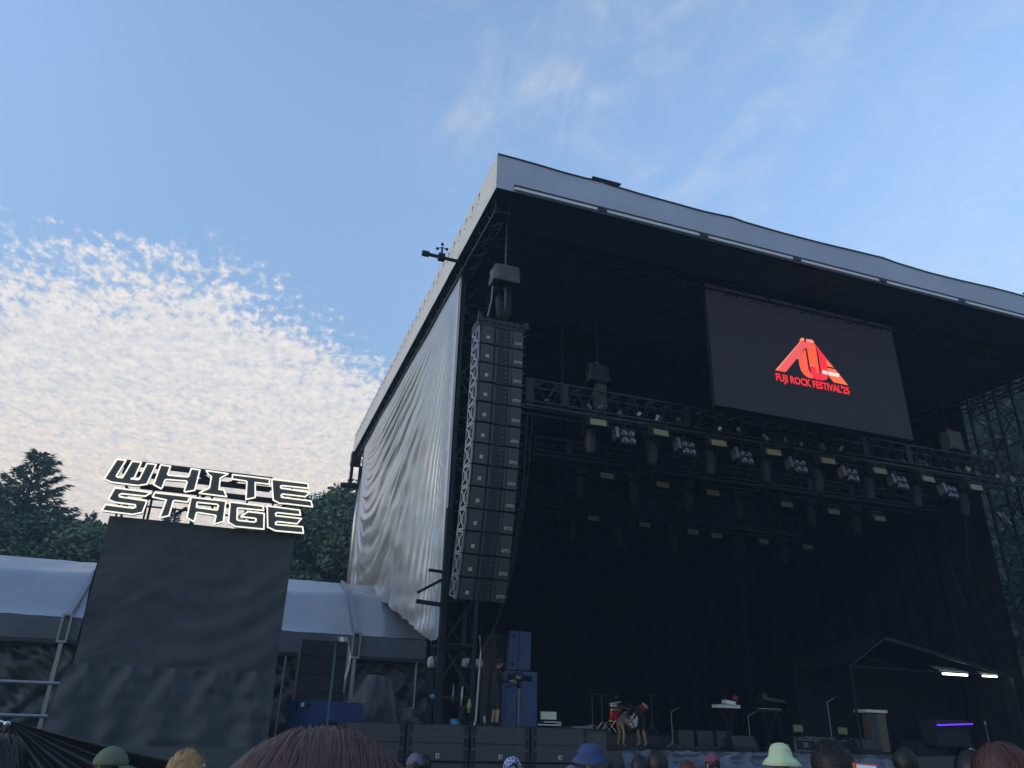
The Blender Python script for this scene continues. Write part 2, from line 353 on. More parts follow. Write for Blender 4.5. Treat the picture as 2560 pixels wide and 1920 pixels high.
# anemometer on the left edge
p=at(1143,652,0) if False else atX(1143,652,XL-.05); q=atX(1064,634,XL-.9); q=Vector((XL-1.5,p.y,0)); rr=ray(1064,634); t=(p.y)/rr.y; q=CAM+rr*t
an=thing('anemometer','small cup anemometer on a black arm sticking out from the left roof edge','anemometer',tuple(p))
part(MB().bar(p+Vector((.2,0,-.02)),q,.09,.07).box(q,(.22,.12,.14)),'arm','black',an)
c=p.lerp(q,.5); b=MB().box(c,(.2,.16,.22)).bar(c,c+Vector((0,0,.34)),.05); part(b,'mast','black',an)
b=MB()
for k in range(3):
    a=k*2*PI/3+.3; e=c+Vector((math.cos(a)*.17,math.sin(a)*.17,.36)); b.bar(c+Vector((0,0,.36)),e,.02); b.ell(e,(.05,.05,.05),8,6)
part(b,'cup','black',an)

# ================================================================== STAGE DECK, WALLS
b=MB(); b.box((19.3,29.5,DECK/2),(19.4,19,DECK)); dk=tag(b.build('stage_deck','deck'),'low dark blue-black stage floor with the band gear on it','stage deck')
wd=thing('stage_wing','raised black side platform behind the subwoofers at stage left edge','platform',(6,21,0))
part(MB().box((6.0,26.2,WING/2),(6.9,14,WING)),'platform','deck',wd)
part(MB().box((6.0,19.18,WING-.03),(6.9,.05,.06)),'edge_rail','steel',wd)
def drape(x0,y0,x1,y1,z0,z1,amp,freq,name,m,parent=None,nu=160,nv=10,seed=0):
    dx,dy=x1-x0,y1-y0; L=math.hypot(dx,dy); nx,ny=dy/L,-dx/L
    def f(u,v):
        s=u*L; a=amp*(math.sin(s*freq+1.5*nz(s*.6,seed))+.4*math.sin(s*freq*2.3+seed))*(.6+.4*v)
        return Vector((x0+dx*u+nx*a,y0+dy*u+ny*a,lerp(z1,z0,v)))
    return MB().grid(f,nu,nv).build(name,m,parent,True)
tag(drape(8.6,38.8,28.6,38.8,DECK,ZL,.06,5,'back_drape','drape'),'full-height black drape closing the back of the stage','stage drape')
tag(drape(28.2,22.3,28.2,38.7,DECK-.5,ZL,.08,5,'side_drape','drape'),'black drape along the right side of the stage behind the truss tower','stage drape')
tag(drape(5.75,38.7,8.7,38.7,0,ZL,.06,5,'side_drape','drape',seed=4),'narrow black drape in the back left corner behind the silver curtain','stage drape')
tag(drape(5.6,21.6,5.6,38.7,5.6,ZL-.3,.06,5,'side_drape','drape',seed=4),'black inner drape lining the inside of the silver curtain','stage drape')
tag(drape(9.3,37.6,21.0,37.6,DECK,9.9,.02,3,'backdrop_screen','cloth_black',seed=2) if False else MB().box((15.0,37.9,5.9),(11.6,.08,8.6)).build('backdrop_panel','drape'),'wide dark flat panel hanging low at the back of the stage behind the drummer','backdrop')
# ================================================================== TOWERS
def tower(x0,x1,y0,y1,z0,z1,label,pitch=1.25):
    t=thing('truss_tower',label,'truss tower',((x0+x1)/2,(y0+y1)/2,0))
    b=MB(); b2=MB(); b3=MB()
    cs=[(x0,y0),(x1,y0),(x1,y1),(x0,y1)]
    for x,y in cs: b.bar((x,y,z0),(x,y,z1),.10)
    n=round((z1-z0)/pitch)
    for k in range(4):
        (xa,ya),(xb,yb)=cs[k],cs[(k+1)%4]
        for i in range(n+1):
            z=lerp(z0,z1,i/n); b2.bar((xa,ya,z),(xb,yb,z),.05)
            if i<n:
                zn=lerp(z0,z1,(i+1)/n); b3.bar((xa,ya,z) if i%2 else (xb,yb,z),(xb,yb,zn) if i%2 else (xa,ya,zn),.045)
    b.add(b2.v,b2.f).add(b3.v,b3.f); part(b,'lattice','steel',t)
    part(MB().box(((x0+x1)/2,(y0+y1)/2,z0+.06),(x1-x0+.5,y1-y0+.5,.12)),'base_plate','steel_dark',t)
    return t
tower(5.32,6.16,20.1,21.1,0,ZL-.1,'grey lattice tower at the left front corner of the stage beside the silver curtain')
tower(27.0,28.0,19.8,21.0,0,ZL-.1,'grey lattice tower at the right front corner of the stage against the green hillside')
# ================================================================== SILVER CURTAIN
XC=5.17; Y0=20.15; Y1=37.2; ZC=ZL-.22
botpts=[(atX(x,y,XC).y,atX(x,y,XC).z) for x,y in ((1090,1574),(1078,1577),(1040,1550),(1004,1520),(965,1490),(935,1476),(878,1468))]
botpts=sorted(botpts)
def zbot(y):
    if y<=botpts[0][0]: return botpts[0][1]
    for i in range(len(botpts)-1):
        if y<=botpts[i+1][0]: return lerp(botpts[i][1],botpts[i+1][1],(y-botpts[i][0])/max(1e-6,botpts[i+1][0]-botpts[i][0]))
    return botpts[-1][1]
def cur(u,v):
    vv=v; y=lerp(Y1,Y0,u); zb=zbot(y)-.25; zt=ZC; z=lerp(zt,zb,vv)
    uu=max(.004,min(.996,u)); h=(uu**.40)*((1-uu)**1.0)*1.75
    dpt=(ZC+.05-z)+.02; phi=math.log(dpt/max(h,.01)+.35)
    wob=.28*nz(u*3,v*3,1)+.10*nz(u*11,v*9,2)
    ph=(phi+wob*.35)
    amp=.050*min(1,dpt/1.5)*(.35+.65*math.sin(PI*min(1,max(0,u)))**.6)
    e=min(1,u/.05)*min(1,(1-u)/.03)
    loc=min(1,.35+dpt/7)
    d=amp*(.9*(1-2*abs(math.sin(ph*11+2*nz(u*2,v*2,5))))*loc+.5*math.sin(ph*43+3*nz(u*3,v*3,7))+.10*math.sin(ph*90+5*nz(u*4,v*4,8)))*e
    d+=.10*math.sin(PI*u)*math.sin(PI*min(1,v*1.0))**.8*.8   # belly in the wind
    d+=.02*nz(u*6,v*16,9)
    lo=max(0,min(1,(z-zbot(y))/-3.2+1)); d+=.018*lo*lo*math.sin(z*7.5+3.5*nz(u*5,v*3,4)+u*9)*e
    return Vector((XC-d,y,z))
sc=thing('silver_curtain','huge silver tarpaulin hanging in swags down the left side of the stage','tarpaulin curtain',(XC,Y0,0))
part(MB().grid(cur,420,330),'sheet','silver',sc,True)
part(MB().bar((XC+.02,Y0-.06,zbot(Y0)-.2),(XC+.02,Y0-.06,ZC+.1),.07),'front_hem','trim',sc)
b=MB().tube([(XC,Y1+.05,zbot(Y1)-.3),(XC-.03,Y1+.1,11),(XC,Y1+.05,ZC)],[.16,.13,.05],7); part(b,'back_hem','silver',sc,True)
# ================================================================== LED SCREEN
YS=18.0; sp=[at(x*2560/2212,y*2560/2212,YS) for x,y in((1525,613),(1927,706),(1970,950),(1543,874))]
sx0=(sp[0].x+sp[3].x)/2; sx1=(sp[1].x+sp[2].x)/2; sz1=sp[0].z; sz0=sp[3].z
ls=thing('video_screen','large dark video screen under the roof glowing with a red festival logo','screen',((sx0+sx1)/2,YS,sz0))
part(MB().box(((sx0+sx1)/2,YS+.09,(sz0+sz1)/2),(sx1-sx0,.16,sz1-sz0)),'housing','black',ls)
def scrg(u,v): return Vector((lerp(sx0,sx1,u),YS,lerp(sz0,sz1,v)))
part(MB().add([scrg(0,0),scrg(1,0),scrg(1,1),scrg(0,1)],[(0,1,2,3)]),'display','screen',ls)
k5=260/2157.
def L5(pts,d): return [at(1900+x*k5,820+y*k5,YS-d) for x,y in pts]
NY=Vector((0,-1,0))
logo=[('logo_orange',.006,[(850,520),(940,440),(960,560),(1000,800),(1015,880),(1050,930),(1120,1048),(1010,1035),(920,975),(850,880),(815,760),(800,650)]),
('logo_orange',.008,[(975,440),(1030,440),(1110,320),(1150,345),(1235,930),(1215,955),(1185,945),(1150,795),(1030,770)]),
('logo_hi',.010,[(955,228),(1085,246),(1130,300),(1100,316),(960,290)]),
('logo_hi',.010,[(815,270),(852,205),(908,206),(925,272)]),
('logo_pink',.012,[(315,875),(835,275),(1115,318),(1030,440),(930,420),(850,520),(935,555),(850,655),(760,640),(530,918)]),
('logo_red',.014,[(1160,355),(1370,620),(1412,1010),(1385,1072),(1300,1088),(1170,1068),(1080,1000),(1030,770),(1150,795),(1185,945),(1225,968),(1262,920),(1215,560)]),
('logo_amber',.006,[(1372,632),(1532,822),(1388,795)]),
('logo_amber',.006,[(1392,825),(1560,856),(1830,1192),(1528,1125),(1418,990)]),
('logo_white',.018,[(1290,874),(1402,896),(1402,968),(1296,946)]),
('logo_white',.018,[(1414,900),(1590,935),(1645,948),(1640,1022),(1418,972)]),
('logo_hi',.016,[(1030,762),(1150,788),(1148,802),(1030,776)]),
('logo_hi',.014,[(380,850),(860,268),(835,275),(325,870)])]
for m,d,pts in logo: mobj(poly_mesh(L5(pts,d),None,0,NY),'logo_shape',m,ls)
tw=text_mesh("FUJI ROCK FESTIVAL'25",1,0.0,.035)
xs=[v.co.x for v in tw.vertices]; ys=[v.co.y for v in tw.vertices]
a0=at(1900+318*k5,820+925*k5,YS-.006); a1=at(1900+1875*k5,820+1440*k5,YS-.006); a2=at(1900+345*k5,820+1135*k5,YS-.006)
hgt=a0.z-a2.z; 
for v in tw.vertices:
    fx=(v.co.x-min(xs))/(max(xs)-min(xs)); fy=(v.co.y-min(ys))/(max(ys)-min(ys)); v.co=Vector((lerp(a0.x,a1.x,fx),YS-.008,lerp(a2.z,a0.z,fy)))
mobj(tw,'logo_text','logo_text',ls)
b=MB()
for x in (sx0+.8,(sx0+sx1)/2,sx1-.8): b.bar((x,YS+.1,sz1-.05),(x,YS+.1,ZL+.1),.04)
part(b,'hanger','steel_dark',ls)
# ================================================================== LINE ARRAY
YA=17.0
ar_l=at(1202,812,YA); ar_r=at(1310,827,YA); W=ar_r.x-ar_l.x; zt=ar_l.z
nb=13; Hb=None; pl=at(1136,1484,18.0); Lz=(zt-pl.z)
hb=Lz/nb/.965; dpth=.62
la=thing('line_array','long curved hanging line array of thirteen black loudspeaker cabinets at stage left','loudspeaker array',((ar_l.x+ar_r.x)/2,YA,zt))
gto=text_mesh('GTO',.10,.004,.004); bk=MB().box((0,0,0),(.085,.085,.006)).build('k','badge').data
cur_p=Vector((ar_l.x+W/2,YA,zt))
for i in range(nb):
    tilt=R(17)*(i/(nb-1))**1.4; Rm=Matrix.Rotation(tilt,3,'X')   # lower boxes aim down
    dn=Rm@Vector((0,0,-1)); bk_=Rm@Vector((0,1,0)); ctr=cur_p+dn*hb/2+bk_*dpth/2; fr=-bk_
    def loc(x,y,z): return ctr+Rm@Vector((x,y,z))
    b=MB().box(ctr,(W*.97,dpth,hb*.955),Rm)
    cab=part(b,'cabinet','cab',la)
    g=MB().box(loc(-W*.335,-dpth/2-.015,0),(W*.27,.05,hb*.90),Rm); part(g,'grille','grille',cab)
    g=MB().box(loc(W*.355,-dpth/2-.015,0),(W*.24,.05,hb*.90),Rm); part(g,'grille','grille',cab)
    g=MB()
    for k in range(4): g.box(loc(W*.10,-dpth/2-.008,hb*(.33-.22*k)),(W*.07,.03,hb*.09),Rm)
    g.box(loc(-W*.13,-dpth/2-.012,0),(W*.05,.04,hb*.86),Rm); g.box(loc(W*.2,-dpth/2-.012,0),(W*.045,.04,hb*.86),Rm)
    part(g,'horn','grille',cab)
    me=gto.copy(); R4=Matrix.Translation(loc(W*.36,-dpth/2-.047,-hb*.22))@Rm.to_4x4()@Matrix.Rotation(PI/2,4,'X'); me.transform(R4)
    mobj(me,'badge','badge',cab)
    ring=MB().box(loc(W*.36,-dpth/2-.043,-hb*.22),(.25,.004,.085),Rm); part(ring,'badge_plate','steel',cab)
    me=bk.copy(); me.materials.clear(); me.transform(Matrix.Translation(loc(-W*.33,-dpth/2-.045,-hb*.14))@Rm.to_4x4()@Matrix.Rotation(PI/2,4,'X')); mobj(me,'sticker','badge',cab)
    # bright rigging frame on the left side
    g=MB(); xs_=-W/2-.03
    ys_=[-dpth/2+.02,dpth/2-.02]
    for y in ys_: g.bar(loc(xs_,y,hb*.47),loc(xs_,y,-hb*.47),.035)
    g.bar(loc(xs_,ys_[0],hb*.42),loc(xs_,0.02,0.02),.05); g.bar(loc(xs_,ys_[1],hb*.42),loc(xs_,0,0.02),.05); g.bar(loc(xs_,ys_[0],-hb*.42),loc(xs_,0.02,-.03),.05); g.bar(loc(xs_,ys_[1],-hb*.42),loc(xs_,0,-.03),.05)
    g.box(loc(xs_,0,0),(.04,.2,.12),Rm); g.bar(loc(xs_,ys_[0],hb*.44),loc(xs_,ys_[1],hb*.44),.04); g.bar(loc(xs_,ys_[0],-hb*.44),loc(xs_,ys_[1],-hb*.44),.04)
    part(g,'rigging_frame','alu',cab)
    g=MB()
    for z in (.3,-.3): g.box(loc(W/2+.03,-dpth/2+.05,hb*z),(.05,.10,.06),Rm)
    part(g,'side_lug','steel',cab)
    cur_p=cur_p+dn*hb
bpy.data.objects.remove(bpy.data.objects['k'])
tz=zt+.12; b=MB(); xl,xr=ar_l.x,ar_r.x
b.box(((xl+xr)/2,YA+.02,tz),(W+.1,.07,.24)); b.box(((xl+xr)/2,YA+dpth,tz),(W+.1,.07,.24)); b.box((xl-.02,YA+.33,tz),(.07,.6,.2)); b.box((xr+.02,YA+.33,tz),(.07,.6,.2)); b.box(((xl+xr)/2,YA+.3,tz+.02),(.12,.62,.2)); b.box((xr+.04,YA-.03,tz+.05),(.12,.12,.2)); b.box((xl-.04,YA-.03,tz+.1),(.1,.1,.24))
part(b,'fly_frame','cab',la)
b=MB()
for k in range(6): b.lathe((xl+.15+k*.19,YA-.02,tz),[(.0,0),(.03,0),(.03,.02)],8,(0,-1,0))
part(b,'frame_hole','black',la)
# chain, hoist
def chain(x,y,z0,z1,label,r=.022,name='chain',step=.09,m='steel_light'):
    b=MB(); n=max(2,int((z1-z0)/step))
    for i in range(n):
        z=z0+(i+.5)*(z1-z0)/n; a=(i%2)*PI/2; h=(z1-z0)/n*.75; w=r
        pts=[Vector((w*math.cos(t)*math.cos(a),w*math.cos(t)*math.sin(a),h*math.sin(t)))+Vector((x,y,z)) for t in [2*PI*k/6 for k in range(7)]]
        for k in range(6): b.bar(pts[k],pts[k+1],.014)
    return tag(b.build(name,m),label,'chain')
xm=at(1261,800,YA+.3).x
hz=at(1266,674,YA+.3).z; hb0=at(1266,715,YA+.3).z
chain(xm,YA+.3,tz+.15,hb0,'short chain between the bag-covered hoist and the top of the loudspeaker array')
def bag(c,w,d,h,label,seed,m='cloth_grey'):
    t=thing('chain_hoist',label,'chain hoist',tuple(c)); rr=random.Random(seed)
    def f(u,v):
        a=2*PI*u; s=1 if v<.999 else 1; 
        cx=math.copysign(abs(math.cos(a))**.35,math.cos(a)); cy=math.copysign(abs(math.sin(a))**.35,math.sin(a))
        k=min(1,v/.22) if v<.22 else 1; zt2=(1-max(0,v-.2)/.8)-(.0 if v>.2 else 0); fl=1+.10*v*v+.05*math.sin(a*7+seed)*v
        return Vector(c)+Vector((cx*w/2*k*fl+.03*nz(u*9,v*4,seed),cy*d/2*k*fl,h*min(1,zt2)+(.05*nz(u*7,2,seed)*(v>.8))+ (.05*nz(u*5,v*5,seed+3))))
    part(MB().grid(f,48,14),'cover',m,t,True,.01)
    part(MB().box(Vector(c)+Vector((0,0,h*.45)),(w*.5,d*.5,h*.7)),'motor','steel_dark',t)
    part(MB().box(Vector(c)+Vector((-.02,-.0,h+.07)),(.10,.08,.12)),'hook_block','red',t)
    return t
hs=at(1262,708,YA+.3); bag((hs.x+.0,YA+.3,hb0),.74,.5,hz-hb0-.0,'grey bag-covered chain hoist hanging above the loudspeaker array',2)
chain(hs.x,YA+.3,hz+.1,ZL+.1,'long chain from roof down to the hoist above the loudspeaker array')
# dangling chain bag under the hoist
p0=at(1250,718,YA+.35); tag(MB().tube([p0,p0+Vector((-.02,0,-.4)),p0+Vector((.05,0,-.85)),p0+Vector((.14,0,-1.0)),p0+Vector((.25,0,-.8)),p0+Vector((.27,0,-.1))],[.05,.10,.13,.14,.12,.08],9).build('chain_bag','black',None,True),'slack black chain bag sagging below the covered hoist by the array','chain bag')
b=MB().tube([at(1232,715,YA+.2),at(1228,755,YA+.2),at(1219,790,YA+.25)],.018,5); tag(b.build('cable','steel_light'),'thin pale cable from hoist bag to left top of the loudspeaker array','cable')
# second hoist and other chains over the front truss
c2=at(1494,960,19.6); bag((c2.x,19.6,c2.z),.68,.45,at(1494,917,19.6).z-c2.z,'shiny black bag-covered hoist hanging over the left of the lighting truss',5,'bag_black')
chain(c2.x,19.6,at(1494,917,19.6).z+.1,ZL,'chain from the roof to the black hoist over the lighting truss',.02,step=.11,m='steel')
tag(MB().bar((at(1500,985,19.6).x,19.6,c2.z-.9),(at(1500,985,19.6).x,19.6,c2.z+.1),.3,.3).build('chain_bag','cloth_black'),'dark bag hanging under the black hoist onto the lighting truss','chain bag')
c3=at(2385,1130,19.6); bag((c3.x,19.6,c3.z),.62,.45,.75,'pale grey bag-covered hoist at the right end of the lighting truss',8,'cloth_grey')
chain(c3.x-.12,19.6,c3.z+.8,ZL,'chain from the roof to the pale hoist at the right end of the truss',.02,step=.11,m='steel')
x=at(1406,900,19.6).x; tag(MB().bar((x,19.6,at(1406,970,19.6).z),(x,19.6,ZL),.02).build('wire','steel'),'thin vertical wire holding the left end of the lighting truss','wire')
# ================================================================== LIGHTING TRUSSES
YT1=19.6
def trussobj(x0,x1,Y,zt,zb,label,plates=(),m='steel'):
    t=thing('lighting_truss',label,'truss',((x0+x1)/2,Y,(zt+zb)/2)); h=zt-zb
    part(MB().truss((x0,Y,(zt+zb)/2),(x1,Y,(zt+zb)/2),.55,.62,.028,.013,h=h),'lattice',m,t)
    b=MB()
    for x in plates: b.box((x,Y-.30,(zt+zb)/2),(.22,.03,h*.98))
    if plates: part(b,'gusset_plate',m,t)
    part(MB().bar((x0,Y-.25,zb-.14),(x1,Y-.25,zb-.14),.07).bar((x0,Y+.25,zb-.20),(x1,Y+.25,zb-.20),.06),'light_bar','steel_dark',t)
    b=MB(); rr=random.Random(x0)
    for k in range(int((x1-x0)*1.3)):
        x=rr.uniform(x0,x1-.8); b.tube([(x,Y-.2,zb+.05),(x+.3,Y-.22,zb-.05-rr.random()*.18),(x+.8,Y-.2,zb+.04)],.02,4)
    part(b,'cable','black',t)
    return t
z1t=at(1310,955,YT1).z; z1b=at(1320,1010,YT1).z
xa=at(1308,955,YT1).x; xb=at(2530,1175,YT1).x
FT=trussobj(xa,xb,YT1,z1t,z1b,'front lighting truss spanning the whole stage below the video screen',[at(px,py,YT1).x for px,py in((1317,965),(1403,990),(1702,1040),(2148,1128),(2256,1142),(2480,1190))])
a=atZ(1335,1098,z1t); YT2=a.y; print('YT2',YT2)
xb2=at(2320,1255,YT2).x
z2t=z1t; z2b=at(1340,1131,YT2).z
trussobj(at(1330,1096,YT2).x,xb2+.6,YT2,z2t,z2b,'second lighting truss hanging behind the front one',[at(px,1200,YT2).x for px in (1413,2010,2110)],'steel')
YT3=YT2+5
trussobj(9.6,24.5,YT3,z1t-.1,z1b-.1,'rearmost lighting truss deep under the dark roof',[],'steel_dark')
for Y,nm in ((YT2,'second'),(YT3,'rearmost')):
    for x,w in ((10.3,'left'),(23,'right')): tag(MB().bar((x,Y,z1t),(x,Y,ZL),.025).build('wire','steel_dark'),f'{w} wire holding the {nm} lighting truss','wire')
def strobe(label,group):
    t=thing('strobe_light',label,'stage light',(0,0,0),group)
    part(MB().box((0,.0,0),(.66,.2,.36)),'housing','black',t,local=True)
    part(MB().box((0,-.115,-.07),(.50,.03,.20)),'panel','led_panel',t,local=True)
    b=MB(); rr=random.Random(3)
    for k in range(7): b.box((-.24+k*.08,-.11,.12+rr.uniform(-.02,.02)),(.045,.04,.05))
    b.box((0,.02,.30),(.5,.06,.05)); b.box((-.33,.02,.25),(.03,.06,.3)); b.box((.33,.02,.25),(.03,.06,.3)); b.bar((0,.02,.3),(0,.02,.52),.05)
    part(b,'yoke','steel_dark',t,local=True); return t
def blinder(label,group):
    t=thing('blinder_light',label,'stage light',(0,0,0),group)
    part(MB().box((0,.05,0),(.52,.22,.52)),'housing','black',t,local=True)
    for sx in(-1,1):
        for sz in(-1,1):
            part(MB().lathe((sx*.12,-.07,sz*.12),[(.0,.02),(.06,.0),(.095,-.04),(.10,.03),(.10,.06)],14,(0,1,0)),'lamp','lens',t,True,local=True)
    part(MB().box((-.38,-.02,.08),(.10,.28,.36)),'barn_door','steel_light',t,local=True)
    part(MB().bar((0,.05,.25),(0,.05,.55),.05).bar((-.3,.05,.3),(.3,.05,.3),.04),'yoke','steel_dark',t,local=True); return t
def spot(label,group):
    t=thing('moving_head_light',label,'stage light',(0,0,0),group)
    part(MB().box((0,0,.52),(.44,.3,.2)),'base','black',t,local=True)
    part(MB().box((-.23,0,.25),(.05,.16,.5)).box((.23,0,.25),(.05,.16,.5)),'yoke','black',t,local=True)
    part(MB().lathe((0,0,0),[(.0,.36),(.12,.35),(.18,.2),(.18,-.18),(.13,-.42),(.12,-.5),(.0,-.49)],12),'head','cab',t,True,local=True)
    part(MB().lathe((0,0,-.5),[(.0,0),(.05,.0),(.11,.004)],12),'lens','lens',t,local=True)
    return t
def row(proto,pts,Y,labels,gr,dz=0,rz=0):
    for i,(px,py) in enumerate(pts):
        o=proto if not getattr(proto,'_u',None) and not proto.get('used') else copy_tree(proto)
        proto['used']=1
        p=at(px,py,Y); o.location=(p.x,Y,p.z+dz); o.rotation_euler=(R(-12) if rz==0 else 0,0,R(random.uniform(-4,4)))
        o['label']=labels(i,len(pts)); o['group']=gr
ordn=['first','second','third','fourth','fifth','sixth','seventh','eighth','ninth','tenth']
def lab(kind,where): return lambda i,n: f'{kind} {ordn[i]} from left {where}'
S1=strobe('x','y')
row(S1,[(1492,1062),(1647,1087),(1792,1113),(1929,1136),(2065,1157),(2194,1182),(2314,1202),(2434,1223)],YT1-.35,lab('yellow-panelled strobe light,','on the front truss'),'strobe lights on the front truss',.07)
row(S1,[(1514,1194),(1652,1216),(1778,1236),(1962,1265),(2080,1283),(2195,1300)],YT2-.35,lab('dim yellow-panelled strobe light,','on the second truss'),'strobe lights on the second truss',.07)
row(S1,[(1481,1299),(1609,1315),(1730,1333),(1788,1342),(1905,1356),(2016,1370)],YT3-.35,lab('dim yellow strobe light,','in the lowest row at the back'),'strobe lights in the back row',.07)
B1=blinder('x','y')
row(B1,[(1568,1096),(1719,1123),(1863,1146),(1998,1168),(2128,1190),(2251,1209),(2376,1232)],YT1-.3,lab('four-lamp blinder light,','on the front truss'),'four-lamp blinders on the front truss')
P1=spot('x','y')
row(P1,[(1476,1096),(1630,1125),(1775,1150),(1913,1172),(2044,1197),(2171,1215),(2289,1234),(2408,1256)],YT1+.1,lab('dark hanging spotlight,','on the front truss'),'dark spotlights on the front truss',rz=1)
row(P1,[(1451,1215),(1584,1228),(1720,1248),(1845,1268),(2028,1288),(2140,1306)],YT2,lab('dark hanging spotlight,','on the second truss'),'dark spotlights on the second truss',rz=1)
row(P1,[(1430,1322),(1545,1340),(1680,1352),(1850,1372),(1960,1385)],YT3,lab('barely visible dark spotlight,','in the lowest back row'),'dark spotlights in the back row',rz=1)
for o in (S1,B1,P1):
    if 'used' in o: pass
for o in bpy.data.objects:
    if 'used' in o: del o['used']
# extra clamps and small gear glints on the front truss
b=MB()
rr=random.Random(9)
for k in range(26):
    x=rr.uniform(xa+.5,xb-.5); b.box((x,YT1-.3,z1b+rr.uniform(.0,.2)),(rr.uniform(.08,.25),.1,rr.uniform(.06,.2)),Euler((rr.random(),rr.random(),rr.random())).to_matrix())
part(b,'clamp','steel_light',FT)
# hanging wire ladder by the array
ll=thing('cable_ladder','thin wire ladder hanging just right of the loudspeaker array','wire ladder',tuple(at(1313,1040,18.6)))
Ls=[(1318,1040),(1311,1170),(1303,1250),(1292,1330),(1282,1400),(1262,1490),(1240,1560),(1204,1632)]
A=[at(x,y,18.6) for x,y in Ls]; Bp=[at(x+13*(1-i/7.),y+2,18.6) for i,(x,y) in enumerate(Ls)]
part(MB().tube(A,.014,5).tube(Bp,.014,5),'rope','steel',ll)
b=MB()
for k in range(22):
    t=k/23*5; i=int(t); fr=t-i; b.bar(A[i].lerp(A[i+1],fr),Bp[i].lerp(Bp[i+1],fr),.022)
part(b,'rung','steel',ll)

# ================================================================== SUBWOOFERS
YW=18.5; xs0=at(850,1802,YW).x; xs1=at(1470,1823,YW).x; ztop=WING+.0; sw=(xs1-xs0)/4; zb_=at(1178,1906,YW).z; sh=ztop-zb_
def sub(label,group):
    t=thing('subwoofer',label,'subwoofer',(0,0,0),group)
    part(MB().box((0,.35,sh/2),(sw-.035,.68,sh-.015)),'cabinet','cab',t,local=True)
    part(MB().box((0,-.005,sh/2),(sw-.30,.05,sh-.06)),'grille','grille',t,local=True)
    b=MB()
    for s in(-1,1): b.box((s*(sw/2-.10),-.0,sh*.52),(.10,.05,sh*.42))
    part(b,'handle_surround','grille',t,local=True)
    for s in(-1,1): part(MB().box((s*(sw/2-.10),-.012,sh*.52),(.055,.05,sh*.26)),'handle','black',t,local=True)
    part(MB().box((0,-.034,sh*.50),(sw-.31,.012,.012)),'seam','black',t,local=True)
    part(MB().box((.0,-.036,sh*.16),(.085,.01,.10)),'sticker','badge',t,local=True)
    part(MB().box((-.005,-.043,sh*.16),(.012,.006,.06)).bar((.0,-.043,sh*.16),(.025,-.043,sh*.16+.028),.010).bar((.0,-.043,sh*.16),(.025,-.043,sh*.16-.028),.010),'sticker_mark','black',t,local=True)
    return t
sb=sub('x','y'); nmz=['leftmost','second','third','rightmost']
for lv in range(2):
    for i in range(4):
        o=sb if (lv==0 and i==0) else copy_tree(sb)
        o.location=(xs0+sw*(i+.5),YW,ztop-sh*(lv+1)); o['group']='black subwoofers stacked along the stage front'
        o['label']=(f'{nmz[i]} black subwoofer'+(' from the left' if i in(1,2) else '')+(' in the top row, white sticker at its foot' if lv==0 else ' in the lower row'))
tag(MB().box((xs0+sw*2,YW+.35,(ztop-2*sh)/2),(sw*4,.66,ztop-2*sh-.02)).build('sub_plinth','cloth_black'),'black plinth carrying the two rows of subwoofers','plinth')
# ================================================================== SPEAKERS WITH BLUE COVERS
def boxpx(name,label,cat,x0,x1,y0,y1,Y,d,m,group=None,rz=0,z0=None,extra=None):
    a=at(x0,y0,Y); b_=at(x1,y0,Y); c=at((x0+x1)/2,y1,Y); zt=a.z; zb=c.z if z0 is None else z0; w=b_.x-a.x; cx=(a.x+b_.x)/2
    t=thing(name,label,cat,(cx,Y,zb),group,rz); bx=MB()
    bm=bmesh.new(); bmesh.ops.create_cube(bm,size=1)
    bmesh.ops.scale(bm,vec=(w,d,zt-zb),verts=bm.verts); bmesh.ops.translate(bm,vec=(0,d/2,(zt-zb)/2),verts=bm.verts); bmesh.ops.bevel(bm,geom=bm.edges[:],offset=min(.03,w*.1),segments=2,affect='EDGES')
    me=bpy.data.meshes.new('cover'); bm.to_mesh(me); bm.free(); mobj(me,'cover' if 'blue' in m or 'grey' in m else 'case',m,t,world=False)
    return t,w,zt-zb
t,w,h=boxpx('covered_speaker','tall blue-covered loudspeaker standing behind the camera tripod','loudspeaker',1266,1344,1676,1815,23.2,.9,'blue_cover',z0=WING)
part(MB().box((-.12,-.02,h*.5),(.05,.03,h)),'strap','teal',t,local=True)
part(MB().box((.25,-.012,h*.97),(.5,.02,.03)),'lid_edge','grey_cover',t,local=True)
t2,w2,h2=boxpx('covered_speaker','blue-covered loudspeaker stacked on top of the tall one, tilted right','loudspeaker',1272,1326,1576,1672,23.2,.8,'blue_cover',z0=WING+h+.02)
t2.rotation_euler=(0,R(1.5),R(-8))
part(MB().box((0,-.02,h2*.5),(.05,.03,h2)),'strap','teal',t2,local=True)
b=MB()
for z in(.15,.88): b.box((-.2,-.015,h2*z),(.10,.03,.05),Matrix.Rotation(R(25),3,'Y'))
part(b,'handle','black',t2,local=True)
t,w,h=boxpx('loudspeaker','black loudspeaker with gleaming cone rims left of the blue-covered pair','loudspeaker',1228,1270,1583,1700,23.6,.8,'cab',z0=WING+1.1)
for z in(.25,.6,.85): part(MB().lathe((.05,-.03,h*z),[(.0,.02),(.10,.01),(.15,-.02),(.17,.02)],16,(0,1,0)),'cone','steel',t,True,local=True)
t,w,h=boxpx('loudspeaker','black loudspeaker under the gleaming one, behind the camera operator','loudspeaker',1222,1268,1700,1810,23.6,.8,'cab',z0=WING)
